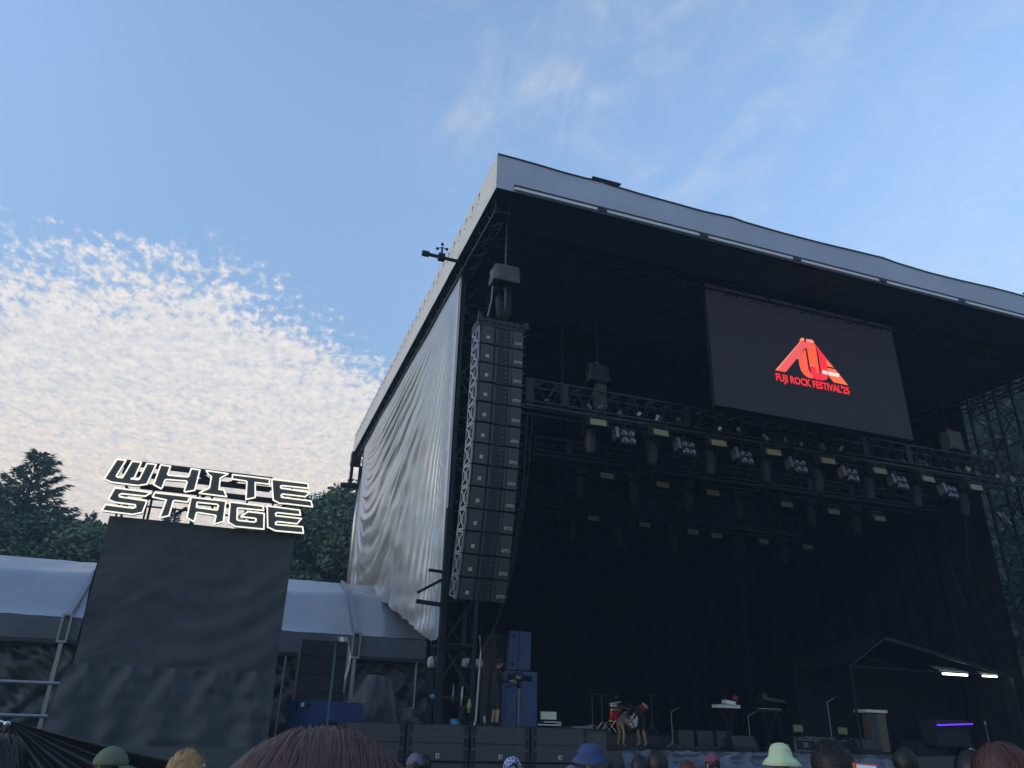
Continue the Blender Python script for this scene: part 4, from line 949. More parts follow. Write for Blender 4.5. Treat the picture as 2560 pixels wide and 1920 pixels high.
crowd(1283,1892,8.0,R(85),'person with a blue and white patterned bandana tied over the head',shirt='shirt_white',do=lambda o,h,r,s:(hairdo(o,h,r,s,'hair_black',200,.05,1,.93,.1),part(MB().ell(h+Vector((0,0,.028))*s,(.106*s,.095*s,.112*s),24,14),'bandana','bandana',o,True,local=True),part(MB().ell(h+r@Vector((-.12,.02,.01))*s,(.035*s,.02*s,.03*s),8,6),'bandana_knot','bandana',o,True,local=True)),hat_top=.01)
crowd(1476,1854,7.6,R(60),'person in a floppy royal blue bucket hat',shirt='shirt_blue',do=lambda o,h,r,s:(hairdo(o,h,r,s,'hair_black',200,.06,1,.93,.1),bucket(o,h,r,s*1.18,'hat_blue',.158,.035,R(-14),1.5,2,.70)),hat_top=.03)
crowd(1430,1912,9,R(80),'person in a dark grey cap left of the blue bucket hat',do=lambda o,h,r,s:(cap(o,h,r,s,'cap_lav'),hairdo(o,h,r,s,'hair_black',200,.05,1,.95,.1)),hat_top=.02)
crowd(1543,1893,7.6,R(85),'person in a black cap right of the blue bucket hat',do=lambda o,h,r,s:(cap(o,h,r,s,'cap_dark'),hairdo(o,h,r,s,'hair_black',200,.06,1,.95,.1)),hat_top=.02)
crowd(1601,1892,8.0,R(85),'dark-haired person left of a taller dark-haired one',do=lambda o,h,r,s: hairdo(o,h,r,s,'hair_black',700,.09))
crowd(1645,1880,7.2,R(85),'taller dark-haired person right of the other dark head',do=lambda o,h,r,s: hairdo(o,h,r,s,'hair_black',800,.10))
crowd(1722,1905,7.8,R(85),'person with auburn hair between dark heads and maroon cap',do=lambda o,h,r,s: hairdo(o,h,r,s,'hair_auburn',800,.09))
crowd(1782,1882,9.0,R(85),'person in a maroon knit cap',do=lambda o,h,r,s:(cap(o,h,r,s,'cap_maroon',.01),hairdo(o,h,r,s,'hair_black',200,.05,1,.95,.1)),hat_top=.02)
crowd(1951,1856,6.6,R(85),'person in a pale green bucket hat with a wide brim',shirt='shirt_blue',do=lambda o,h,r,s:(hairdo(o,h,r,s,'hair_black',200,.06,1,.93,.1),bucket(o,h,r,s,'hat_green',.185,.045,0,.6,1)),hat_top=.03,skin='skin_tan')
crowd(2080,1856,4.4,R(85),'person with thick curly black hair right of the green hat',do=lambda o,h,r,s: hairdo(o,h,r,s,'hair_black',2600,.06,3,1.16,1.4,wd=.002),hat_top=.03)
crowd(2262,1876,6.4,R(85),'dark-haired person between the phone and the brown-haired head',do=lambda o,h,r,s: hairdo(o,h,r,s,'hair_black',900,.08,2,1.05,.4))
crowd(2512,1878,2.5,R(85),'person with wavy brown hair at the lower right corner',do=lambda o,h,r,s: hairdo(o,h,r,s,'hair_brown',4200,.13,1.6,1.12,.25,'hair_auburn',wd=.0016))
crowd(2432,1882,4.0,R(85),'dark-haired person with a teal hair clip near the right corner',do=lambda o,h,r,s:(hairdo(o,h,r,s,'hair_black',900,.10),part(MB().box(h+Vector((.0,-.03,.135))*s,(.05,.02,.012),Matrix.Rotation(.4,3,'Y')),'hair_clip','cyan',o,local=True)))
# phone held up
p=at(2150,1912,4.0); ph=thing('phone','phone in an orange case held up with its screen lit, near the green hat','phone',tuple(p))
part(MB().box(p+Vector((.03,0,-.035)),(.16,.012,.085),Matrix.Rotation(R(3),3,'Y')),'case','orange',ph); part(MB().box(p+Vector((.035,-.009,-.037)),(.14,.004,.070),Matrix.Rotation(R(3),3,'Y')),'display','phone',ph)
# ---- camera operator
base=at(1236,1812,22.0); Zf=WING
J=dict(pelvis=(0,0,.90),chest=(.03,0,1.20),neck=(.05,0,1.42),head0=(.07,0,1.50),head=(.09,0,1.57),
 shL=(.04,.17,1.34),elL=(.15,.22,1.10),wrL=(.40,.14,1.13),pmL=(.46,.12,1.13),shR=(.04,-.17,1.34),elR=(.18,-.20,1.09),wrR=(.43,-.08,1.12),pmR=(.49,-.06,1.12),
 hipL=(0,.09,.84),knL=(.03,.10,.46),anL=(-.02,.11,.08),toeL=(.12,.12,.04),hipR=(0,-.09,.84),knR=(.06,-.10,.46),anR=(.02,-.11,.08),toeR=(.16,-.11,.04))
def zcam(c):
    if c.z>1.45 or c.x>.36 and c.z>1: return 0
    if c.z>.86: return 1
    if c.z>.40: return 2
    return 0 if c.z>.10 else 2
sc_=1.05
o,hc,Rm=figure('person','camera operator in black cap and shirt standing side-on at a tripod camera',J,0,['skin','shirt_black','shorts_dark'],zcam,loc=(base.x,22.0,Zf),s=sc_,sub=2)
cap(o,hc,Rm,sc_,'cap_dark',.07,1.08); hairdo(o,hc,Rm,sc_,'hair_black',200,.05,1,.95,.1)
# tripod camera
tx=at(1297,1720,22.1).x; tcz=at(1297,1700,22.1).z
tc=thing('video_camera','professional video camera on a tall tripod beside the blue-covered speakers','video camera',(tx,22.1,Zf))
hz_=tcz-Zf
for a in (0.2,2.3,4.4): part(MB().tube([(0,0,hz_-.18),(math.cos(a)*.20,math.sin(a)*.2,(hz_)*.45),(math.cos(a)*.42,math.sin(a)*.42,0)],[.035,.028,.02],6),'tripod_leg','steel_light',tc,local=True)
part(MB().lathe((0,0,hz_-.22),[(.05,0),(.07,.05),(.07,.12),(.04,.16)],12),'tripod_head','steel',tc,True,local=True)
part(MB().bar((0,-.06,hz_-.12),(-.42,-.06,hz_-.20),.03).bar((-.1,-.06,hz_-.02),(-.30,-.1,hz_-.1),.02),'pan_handle','black',tc,local=True)
b=MB().box((-.05,0,hz_+.05),(.34,.16,.20)).box((-.25,.02,hz_+.06),(.12,.12,.14)).lathe((.12,0,hz_+.05),[(0,0),(.065,0),(.065,.18),(.08,.19),(.08,.26),(.06,.26)],14,(1,0,0)).box((-.02,0,hz_+.20),(.22,.04,.04))
cb=part(b,'camera_body','black',tc,local=True); part(MB().lathe((.385,0,hz_+.05),[(.0,0),(.055,0)],14,(1,0,0)),'lens','lens',cb,local=True)
part(MB().box((-.30,-.09,hz_+.14),(.12,.10,.09)).ell((-.2,-.10,hz_+.02),(.03,.02,.03),8,6),'viewfinder','steel',tc,local=True); part(MB().box((-.05,-.085,hz_+.07),(.16,.01,.08)),'side_panel','steel_light',tc,local=True)
# fluffy windshields on stands
def windshield(x0,x1,y,Y,label,rr):
    a=at(x0,y,Y);b_=at(x1,y,Y); t=thing('fluffy_microphone',label,'microphone',(a.x,Y,WING)); c=(a+b_)/2; L=(b_.x-a.x)/2
    bm=MB(); nu,nv=28,20; vs=[];fs=[]
    for j in range(nv+1):
        s_=-1+2*j/nv; 
        for k in range(nu):
            an_=2*PI*k/nu; e=max(0,1-abs(s_)**6)**.5; r_=rr*e*(1+.10*nz(s_*9,an_*3,5)+.06*random.random()); vs.append(c+Vector((s_*L,math.cos(an_)*r_,math.sin(an_)*r_)))
    for j in range(nv):
        for k in range(nu): fs.append((j*nu+k,(j+1)*nu+k,(j+1)*nu+(k+1)%nu,j*nu+(k+1)%nu))
    bm.add(vs,fs); part(bm,'windshield','fur',t,True)
    part(MB().bar(c+Vector((.05,0,-rr*.6)),c+Vector((.28,.05,-.45)),.03).bar(c+Vector((.28,.05,-.45)),(c.x+.30,Y+.05,WING),.035),'stand','steel_dark',t)
    part(MB().bar((c.x,Y,WING+.02),(c.x+.6,Y,WING+.02),.03).bar((c.x+.3,Y-.3,WING+.02),(c.x+.3,Y+.3,WING+.02),.03),'stand_foot','steel_dark',t)
windshield(1069,1097,1656,21.0,'short fluffy grey microphone windshield left of the truss tower',.14)
windshield(1154,1208,1658,20.6,'long fluffy grey microphone windshield in front of the truss tower',.115)
# clutter near the tower foot
for px,py,m,l,sz in ((1083,1742,'cyan','small bright blue cloth hanging near the tower foot',(.16,.05,.12)),(1172,1765,'yellow','yellow coiled cable hanging on the tower',(.12,.06,.32)),(1154,1740,'badge','white paper tag hanging on the tower',(.06,.03,.45)),(1132,1733,'steel_light','grey rag tied on the tower leg',(.07,.04,.45)),(1211,1803,'badge','white bottle standing by the operator',(.09,.09,.28)),(1134,1811,'cyan','pale blue bag lying on the platform edge',(.34,.2,.1))):
    p=at(px,py,20.0 if px!=1211 else 21.5); b=MB(); rr=random.Random(px)
    b.tube([p+Vector((rr.uniform(-.3,.3)*sz[0],0,sz[2]/2)),p+Vector((rr.uniform(-.2,.2)*sz[0],-.01,0)),p-Vector((0,0,sz[2]/2))],[sz[0]*.3,sz[0]*.5,sz[0]*.35],7); tag(b.build('hanging_cloth' if 'cloth' in l or 'rag' in l else ('coiled_cable' if 'coil' in l else ('paper_tag' if 'tag' in l else ('bottle' if 'bottle' in l else 'bag'))),m,None,True),l,l.split()[-0-1] if False else ('cloth' if 'cloth' in l or 'rag' in l else ('cable' if 'coil' in l else ('tag' if 'tag' in l else ('bottle' if 'bottle' in l else 'bag')))))
# white ladder/pole by the tower
a=at(1197,1590,20.0); tag(MB().tube([(a.x,19.9,a.z),(a.x+.04,19.9,a.z-.5),(a.x-.02,19.9,a.z-2.0),(a.x-.05,19.9,WING)],.035,6).build('white_pole','alu'),'pale pole standing along the right leg of the truss tower','pole')
# side arm with clamps on the tower
pa=at(1112,1440,20.0); tag(MB().bar((pa.x+.1,20,pa.z-.0),(pa.x-.7,20,at(1080,1450,20).z-.35),.07).bar((pa.x+.1,20,pa.z-.75),(pa.x-.72,20,pa.z-.70),.10).bar((pa.x-.05,20,pa.z+.1),(pa.x-.45,20,pa.z+.12),.07).build('bracket_arm','steel'),'clamped pipe bracket sticking left from the tower across the silver curtain','bracket')
tag(MB().bar((5.25,19.98,WING),(5.25,19.98,at(1113,1270,20).z),.16).build('black_mast','black'),'black mast along the lower front edge of the silver curtain','mast')
# ================================================================== BAND GEAR
RZ=at(1540,1832,30).z
rs=thing('drum_riser','low dark riser carrying the red drum kit','riser',(15.4,30,DECK)); part(MB().box((15.4,30.6,(DECK+RZ)/2),(4.4,2.6,RZ-DECK)),'platform','deck',rs); part(MB().box((15.4,29.29,RZ-.04),(4.4,.02,.05)),'edge','steel',rs)
YD=30.0
def dr(name,label,cat): return thing(name,label,cat,(at(1540,1800,YD).x,YD,RZ))
dk_=dr('drum_kit','red drum kit with chrome stands and cymbals on the riser','drum kit')
def drum(c,r,h,ax,nm,parent,m='red_drum'):
    d=part(MB().lathe(c,[(.001,-h/2),(r,-h/2),(r,h/2),(.001,h/2)],24,ax),nm,m,parent,False); q=Vector(ax).normalized()
    part(MB().lathe(Vector(c)+q*(h/2+.004),[(.001,0),(r*.97,0)],24,ax),'drum_head','drum_head',d); part(MB().lathe(Vector(c)+q*h/2,[(r,-.02),(r+.015,-.015),(r+.015,.015),(r,.02)],24,ax).lathe(Vector(c)-q*h/2,[(r,-.02),(r+.015,-.015),(r+.015,.015),(r,.02)],24,ax),'rim','chrome',d)
drum(at(1537,1788,YD),.24,.42,(.05,-.15,1),'floor_tom',dk_)
drum(at(1607,1770,YD),.17,.26,(.5,-.6,.7),'tom',dk_); drum(at(1575,1800,YD+.5),.30,.45,(0,-1,0),'bass_drum',dk_); drum(at(1535,1762,YD-.1),.18,.12,(0,-.1,1),'snare_drum',dk_,'chrome')
for (px,pt) in ((1480,1735),(1504,1738),(1627,1738)):
    p=at(px,pt,YD); b=MB().bar((p.x,YD,p.z),(p.x,YD,RZ),.018)
    for a in(0,2.1,4.2): b.bar((p.x,YD,RZ+.35),(p.x+.28*math.cos(a),YD+.28*math.sin(a),RZ),.016)
    part(b,'cymbal_stand','steel_light',dk_); part(MB().lathe((p.x,YD,p.z+.02),[(.001,.02),(.05,.02),(.24,-.01),(.24,-.013)],24,(.1,-.15,1)),'cymbal','brass',dk_,True)
for px,py in ((1495,1820),(1515,1812),(1530,1815)):
    p=at(px,py,YD-.4); part(MB().bar(p+Vector((-.2,0,-.25)),p+Vector((.15,0,.2)),.016).bar(p+Vector((.2,0,-.25)),p+Vector((-.1,0,.1)),.014),'tripod_base','chrome',dk_)
# drummer (seated)
def seated(): return dict(pelvis=(0,0,.62),chest=(.04,0,.95),neck=(.06,0,1.14),head0=(.09,0,1.22),head=(.12,0,1.29),
 shL=(.05,.17,1.08),elL=(.14,.26,.84),wrL=(.38,.16,.88),pmL=(.45,.14,.88),shR=(.05,-.17,1.08),elR=(.14,-.26,.84),wrR=(.38,-.14,.86),pmR=(.45,-.12,.86),
 hipL=(.08,.10,.60),knL=(.46,.20,.56),anL=(.46,.22,.10),toeL=(.60,.24,.05),hipR=(.08,-.10,.60),knR=(.46,-.20,.56),anR=(.46,-.22,.10),toeR=(.60,-.24,.05))
def posed(J,face): R3=Matrix.Rotation(face,3,'Z'); return {k:tuple(R3@Vector(v)) for k,v in J.items()}
q=at(1543,1800,YD+.55); fc=R(-75); R3i=Matrix.Rotation(fc,3,'Z').inverted()
def zs(c):
    c=R3i@c
    if c.z>1.16: return 0
    if c.x>.24 and c.z>.78: return 0
    return 1 if c.z>.68 else 2
o,hc,Rm=figure('person','person in black seated behind the red drums, leaning over the snare',posed(seated(),fc),fc,['skin_tan','shirt_black','shorts_dark'],zs,hpitch=R(25),loc=(q.x,YD+.75,RZ-.02),s=1.12,sub=2); hairdo(o,hc,Rm,1.12,'hair_black',500,.08)
p=at(1522,1760,YD-.3);q2=at(1553,1754,YD-.3); tag(MB().tube([p,q2],.014,6).build('drumstick','drum_head'),'pale drumstick held level over the snare drum','drumstick')
# bending person in black shorts
def bent(lean): return dict(pelvis=(-.10,0,.90),chest=(.14,0,1.12),neck=(.34,0,1.22),head0=(.42,0,1.22),head=(.50,0,1.22),
 shL=(.26,.17,1.15),elL=(.38,.20,.90),wrL=(.52,.12,.76),pmL=(.57,.10,.72),shR=(.26,-.17,1.15),elR=(.40,-.20,.92),wrR=(.55,-.10,.80),pmR=(.60,-.08,.76),
 hipL=(-.08,.12,.84),knL=(.02,.15,.46),anL=(-.06,.17,.08),toeL=(.08,.20,.04),hipR=(-.08,-.12,.84),knR=(.02,-.15,.46),anR=(-.06,-.17,.08),toeR=(.08,-.20,.04))
def zb2(R3i,shorts,bare):
    def f(c):
        c=R3i@c
        if c.x>.40 and c.z>1.05: return 0
        if c.x>.46: return 0
        if c.z>.86: return 1
        if c.z>(.50 if bare else .10): return 2
        return 0
    return f
fc=R(-170); R3i=Matrix.Rotation(fc,3,'Z').inverted()
q=atZ(1602,1866,DECK)
YQ=28.2; q=at(1604,1866,YQ)
o,hc,Rm=figure('person','person in black shirt and shorts bending over in front of the drums',posed(bent(0),fc),fc,['skin','shirt_black','shirt_black'],zb2(R3i,1,True),hpitch=R(35),loc=(q.x,YQ,DECK),s=1.12,sub=2); hairdo(o,hc,Rm,1.12,'hair_black',500,.08)
fc=R(10); R3j=Matrix.Rotation(fc,3,'Z').inverted(); q=at(1562,1866,YQ+.2)
o,hc,Rm=figure('person','person in khaki trousers crouching left of the one in black shorts',posed(bent(0),fc),fc,['skin','shirt_grey','khaki'],zb2(R3j,1,False),hpitch=R(35),loc=(q.x-.05,YQ+.35,DECK),s=.92,sub=2); hairdo(o,hc,Rm,.92,'hair_auburn',400,.08)
# grey monitors
Zm=at(1760,1866,27.0).z; Zm=max(DECK,Zm-.02)
tag(MB().box((at(1765,1866,27).x,27.3,(DECK+Zm)/2),(2.6,.9,Zm-DECK)).build('monitor_riser','deck'),'low dark slab under the three grey amplifier cabinets','riser')
for i,(x0,x1) in enumerate(((1694,1735),(1741,1783),(1788,1831))):
    t,w,h=boxpx('amplifier_cabinet',('left','middle','right')[i]+' one of three grey-fronted amplifier cabinets in a row','amplifier',x0,x1,1824+i,1866+i,27.0,.4,'cab',group='grey-fronted amplifier cabinets',z0=Zm+.003)
    part(MB().box((0,-.012,h/2),(w*.93,.02,h*.92)),'grille','cloth_grey',t,local=True)
# wedge monitor
def wedge(px,py,Y,label,w=.95):
    p=at(px,py,Y); t=thing('floor_monitor',label,'floor monitor',(p.x,Y,DECK))
    pr=[(0,0),(.52,0),(.52,.36),(.20,.46),(0,.1)]; v=[(-w/2,y,z) for y,z in pr]+[(w/2,y,z) for y,z in pr]
    part(MB().add(v,[(0,1,2,3,4)[::-1],(5,6,7,8,9)]+[(i,(i+1)%5,5+(i+1)%5,5+i) for i in range(5)]),'cabinet','cab',t,local=True)
    mobj(poly_mesh([Vector((-w*.45,.008,.12)),Vector((w*.45,.008,.12)),Vector((w*.45,.185,.44)),Vector((-w*.45,.185,.44))],None,.012,Vector((0,-.9,.4))),'grille','grille',t,world=False)
wedge(1866,1880,24.5,'black wedge floor monitor in front of the right amplifier cabinet',1.0); wedge(2175,1885,24.0,'black wedge floor monitor near the draped box at stage right',.9); 
# keyboards
def keyb(x0,x1,y,Y,label,m):
    a=at(x0,y,Y);b_=at(x1,y,Y); c=(a+b_)/2; w=b_.x-a.x; t=thing('keyboard',label,'keyboard',(c.x,Y,DECK))
    hz2=c.z-DECK; part(MB().box((0,.15,hz2),(w,.34,.10)),'case',m,t,local=True)
    part(MB().box((0,.0,hz2+.052),(w*.85,.14,.012)),'keys','drum_head',t,local=True)
    part(MB().bar((-w*.3,.05,0),(w*.3,.05,hz2-.05),.045).bar((w*.3,.12,0),(-w*.3,.12,hz2-.05),.045).bar((-w*.3,-.1,.02),(-w*.3,.35,.02),.04).bar((w*.3,-.1,.02),(w*.3,.35,.02),.04),'stand','steel',t,local=True)
    return t,c,w,hz2
t,c,w,hz2=keyb(1792,1850,1766,26.0,'white-edged keyboard on a crossed stand at stage centre right','white_plastic')
tag(MB().box((c.x+.12,26.15,c.z+.14),(.42,.26,.12),Matrix.Rotation(.12,3,'Y')).build('synth_module','white_plastic'),'small white module resting on the white-edged keyboard','synthesizer')
p=at(1838,1744,26.2); tag(MB().ell(p,(.14,.1,.08),10,8).tube([p,p+Vector((.05,0,-.18))],.03,6).build('red_cloth','red',None,True),'small red cloth above the white-edged keyboard','cloth')
t,c,w,hz2=keyb(1893,1955,1776,26.0,'dark keyboard on a stand right of the white-edged one','cab')
p=at(1928,1750,26.2); b=MB().box(p,(1.0,.4,.10),Matrix.Rotation(R(6),3,'Y')).box(p+Vector((-.38,0,.14)),(.2,.3,.14)); tag(b.build('wrapped_gear','tarp_black'),'gear wrapped in shiny black plastic above the dark keyboard','covered gear'); tag(MB().bar((p.x-.3,26.3,DECK),(p.x-.3,26.3,p.z-.08),.04).bar((p.x+.3,26.3,DECK),(p.x+.3,26.3,p.z-.08),.04).build('gear_stand','steel_dark'),'two-legged stand under the plastic-wrapped gear','stand')
# mic stands
for i,(px,pt,pb_,Y,l,m) in enumerate(((1678,1780,1880,26,'microphone stand left of the amplifier cabinets','steel_light'),(1870,1790,1852,25,'slanting pale stand leg below the keyboards','alu'),(2068,1755,1850,24,'tall thin pale microphone stand at stage right','alu'),(1812,1730,1790,26.5,'thin upright stand behind the white-edged keyboard','steel'),(1950,1790,1850,25,'thin stand beside the dark keyboard','steel'))):
    a=at(px,pt,Y); t=thing('microphone_stand',l,'microphone stand',(a.x,Y,DECK)); hh=a.z-DECK
    part(MB().tube([(0,0,.02),(0,0,hh)],.014,6).bar((0,0,hh),(.35,-.1,hh+.18),.02),'pole',m,t,local=True)
    part(MB().lathe((.37,-.1,hh+.19),[(.0,.05),(.03,.03),(.03,-.02),(.012,-.12)],10,(.8,-.1,.4)),'microphone','steel',t,True,local=True)
    b=MB()
    for aa in(0,2.1,4.2): b.bar((0,0,.18),(.26*math.cos(aa),.26*math.sin(aa),.01),.02)
    part(b,'tripod_base',m,t,local=True)
# flight cases
def flight(x0,x1,y0,Y,d,label):
    a=at(x0,y0,Y);b_=at(x1,y0,Y); w=b_.x-a.x; h=a.z-DECK; t=thing('flight_case',label,'flight case',((a.x+b_.x)/2,Y,DECK))
    part(MB().box((0,d/2,h/2),(w,d,h)),'case','cab',t,local=True); b=MB()
    for x in(-w/2,w/2): b.box((x,-.003,h/2),(.04,.04,h+.02)); 
    for z in(.02,h*.82,h): b.box((0,-.006,z),(w+.03,.04,.035))
    part(b,'edge_trim','alu',t,local=True); part(MB().box((-w*.25,-.02,h*.9),(.12,.03,.09)).box((w*.25,-.02,h*.9),(.12,.03,.09)),'latch','steel_light',t,local=True); part(MB().box((0,-.02,h*.45),(.22,.02,.16)),'handle_dish','steel_light',t,local=True); return t
flight(1985,2037,1842,25.5,.7,'left flight case with pale metal edges behind the curly-haired head'); flight(2042,2128,1845,25.5,.7,'wider flight case with pale metal edges, right of the first one')
t,w,h=boxpx('amplifier_rack','tall dark rack standing behind the flight cases','rack',2025,2036,1798,1850,25.6,.3,'steel_dark',z0=DECK)
# draped tall box
t=thing('draped_box','tall box at stage right half covered by a grey cloth, white top edge','draped box',(at(2202,1860,25).x,25,DECK))
a=at(2176,1776,25);b_=at(2230,1780,25); w=b_.x-a.x; h=a.z-DECK
part(MB().box((w*.15,.35,h*.5),(w*.62,.6,h*.94)),'box','plywood',t,local=True)
part(MB().box((0,.3,h*.985),(w,.7,.10)),'top_edge','white_plastic',t,local=True)
part(MB().grid(lambda u,v: Vector((lerp(-w*.5,-w*.02+.12*w*v,u),-.03-.05*math.sin(u*16+v*2),lerp(h*.93,.02,v))),24,10),'cloth','cloth_grey',t,True,.01,local=True)
# small strobe lights on the floor and white gear
for i,(px,py,Y,m,w,l) in enumerate(((1995,1821,25.3,'led_panel',.40,'floor strobe with yellow panel above the left flight case'),(2107,1827,25.3,'led_panel',.40,'floor strobe with yellow panel above the wider flight case'),(1371,1789,24,'led_panel2',.52,'bright pale-panelled floor strobe right of the blue-covered speakers'))):
    p=at(px,py,Y); t=thing('floor_strobe',l,'stage light',(p.x,Y,p.z-.15)); part(MB().box((0,.08,.15),(w*1.08,.14,.30)),'housing','black',t,local=True); part(MB().box((0,-.0,.15),(w,.03,.22)),'panel',m,t,local=True); part(MB().bar((-w*.5,.1,-.1),(-w*.5,.1,.1),.04).bar((w*.5,.1,-.1),(w*.5,.1,.1),.04).box((0,.1,-.12),(w*1.1,.3,.04)),'bracket','steel',t,local=True)
p=at(1369,1814,23.6); b=MB().box((p.x,23.6,p.z+.02),(.75,.3,.03)).box((p.x+.1,23.6,p.z+.10),(.55,.3,.025)).box((p.x+.36,23.6,p.z+.06),(.04,.3,.1)); tag(b.build('white_rail','white_plastic'),'low white-edged metal bracket under the bright floor strobe','bracket')
tag(MB().box((at(1371,1789,24).x,24.1,lerp(DECK,at(1371,1815,24).z,.5)),(1.2,.7,at(1371,1815,24).z-DECK)).build('low_case','cab'),'low black case under the bright floor strobe','flight case')
b=MB().box((at(1448,1820,25).x,25,at(1448,1820,25).z),(.55,.3,.1)).box((at(1472,1820,25).x,25,at(1472,1818,25).z),(.18,.3,.12)); tag(b.build('pedal_board','steel_light'),'low pale box left of the drum riser','pedal board')
# plastic sheet along stage front
def ps(u,v):
    a=at(1545,1892,20.2); b_=at(2250,1900,20.2); x=lerp(a.x,b_.x,u); return Vector((x,20.0-.25*v*v-.05*nz(u*30,v*4),lerp(DECK+.03,DECK-.5,v)+.05*nz(u*40,v*6,2)))
tag(MB().grid(ps,200,14).build('plastic_sheet','bluewhite',None,True),'pale bluish plastic sheet crumpled along the front edge of the stage','plastic sheet')
tag(MB().box((17.5,24.0,DECK+.003),(9,7,.004)).build('stage_mat','deck'),'dark glossy mat covering the front of the stage floor','mat') if False else None
# ================================================================== SIDE TENT AT STAGE RIGHT
YH=22.6; e0=at(2124,1663,YH); pk=at(2212,1595,YH); e1=at(2530,1693,YH); ez2=(e0.z+e1.z)/2
ht=thing('gable_shelter','dark gabled shelter with pale frame and lit tubes at stage right','shelter',((e0.x+e1.x)/2,YH,DECK))
pts=[Vector((e0.x,YH,ez2)),Vector((pk.x,YH,pk.z)),Vector((e1.x,YH,ez2))]
b=MB().bar(pts[0],pts[1],.04,.06).bar(pts[1],pts[2],.05,.12).bar(pts[0]+Vector((0,3,0)),pts[1]+Vector((0,3,0)),.07).bar(pts[1]+Vector((0,3,0)),pts[2]+Vector((0,3,0)),.07); part(b,'roof_frame','steel',ht)
part(MB().bar(pts[0],(e0.x,YH,DECK),.07),'post','steel',ht); part(MB().bar((e1.x,YH,ez2),(e1.x,YH,0),.09),'post','steel_dark',ht)
part(MB().add([pts[0]+Vector((0,.1,.06)),pts[1]+Vector((0,.1,.06)),pts[1]+Vector((0,3,.06)),pts[0]+Vector((0,3,.06))],[(0,1,2,3)]).add([pts[1]+Vector((0,.1,.06)),pts[2]+Vector((0,.1,.06)),pts[2]+Vector((0,3,.06)),pts[1]+Vector((0,3,.06))],[(0,1,2,3)]),'roof','drape',ht,False,.03)
part(MB().box(((e0.x+e1.x)/2,YH+3.0,(DECK+ez2)/2+.2),(e1.x-e0.x,.05,ez2-DECK+.6)),'rear_wall','drape',ht)
part(MB().bar(pts[0],(e1.x,YH,ez2),.04),'tie_beam','steel_dark',ht)
for i,(x0,x1,y,l) in enumerate(((2357,2417,1684,'left and longer glowing fluorescent tube under the gabled shelter'),(2457,2491,1689,'right and shorter glowing fluorescent tube under the gabled shelter'))):
    a=at(x0,y,YH+.5); c=at(x1,y,YH+.5); t=thing('tube_light',l,'tube light',tuple((a+c)/2)); part(MB().tube([a,Vector((c.x,c.y,a.z))],.038,8),'tube','tube',t); part(MB().box(((a.x+c.x)/2,a.y+.02,a.z+.085),(c.x-a.x+.1,.14,.05)),'fitting','white_plastic',t); part(MB().box(((a.x+c.x)/2,a.y+.25,a.z+.20),(c.x-a.x,.5,.02),Matrix.Rotation(R(20),3,'X')),'reflector','white_plastic',t); part(MB().bar((a.x,a.y,a.z+.09),(a.x,a.y,ez2+.3),.02).bar((c.x,a.y,a.z+.09),(c.x,a.y,ez2+.2),.02),'hanger','steel',t)
a=at(2343,1813,23.5);c=at(2431,1810,23.5); t=thing('violet_light_bar','glowing blue-violet light bar under the shelter at stage right','light bar',tuple((a+c)/2)); part(MB().tube([a,c],.028,6),'tube','violet',t); part(MB().box((a+c)/2+Vector((0,.06,-.04)),((c-a).length,.08,.06)),'housing','black',t)
tag(MB().box(((a.x+c.x)/2,24.0,(DECK+a.z-.1)/2+.3),(1.6,.7,a.z-.1-DECK)).build('rack_case','cab'),'dark equipment rack carrying the violet light bar','rack')
b=MB(); p=at(2464,1815,23.6); b.lathe(p,[(.02,.18),(.06,.10),(.05,.0),(.03,-.02)],10); b.bar(p,(p.x,p.y,DECK),.03); tag(b.build('lamp_stand','steel_light',None,True),'pale object on a thin stand right of the violet light bar','stand')
for i,(x0,x1,y0,Y,l) in enumerate(((2290,2365,1850,24.2,'dark equipment box left below the violet bar'),(2440,2540,1835,24.4,'large dark equipment box right of the violet bar'))): 
    t,w,h=boxpx('equipment_box',l,'equipment box',x0,x1,y0,1900,Y,.8,'cab',z0=DECK); part(MB().box((0,-.01,h*.95),(w,.03,.03)).box((-w*.48,-.01,h*.5),(.03,.03,h)),'edge_trim','steel',t,local=True)
# drooping cables on the right
for i,pts in enumerate(([(2412,1275),(2420,1400),(2440,1500),(2485,1590),(2560,1628)],[(2370,1400),(2420,1530),(2470,1600)],[(2530,1180),(2535,1300),(2545,1420),(2570,1500)])):
    tag(MB().tube([at(x,y,21.6) for x,y in pts],.025,5).build('cable','steel_dark',None,True),['thick cable drooping from the right end of the front truss to the right edge','thin cable drooping below the first one at stage right','cable running down beside the right truss tower'][i],'cable')
b=MB(); 
for x,y in ((2497,1285),(2512,1292),(2522,1305)): p=at(x,y,19.7); b.box(p,(.2,.06,.07),Matrix.Rotation(R(35),3,'Y'))
tag(b.build('tower_clamp','alu'),'pale clamps fixed on the right truss tower','clamp')

hz_o=MB().box((0,85,22.5),(504,300,52)).build('haze','black'); tag(hz_o,kind='stuff'); hm_=bpy.data.materials.new('haze'); hm_.use_nodes=True; hn=hm_.node_tree.nodes; hn.remove(hn['Principled BSDF']); pv=hn.new('ShaderNodeVolumePrincipled'); pv.inputs['Color'].default_value=(.46,.70,1,1); pv.inputs['Density'].default_value=.0015; pv.inputs['Anisotropy'].default_value=.2
hm_.node_tree.links.new(pv.outputs[0],hn['Material Output'].inputs['Volume']); hz_o.data.materials.clear(); hz_o.data.materials.append(hm_)
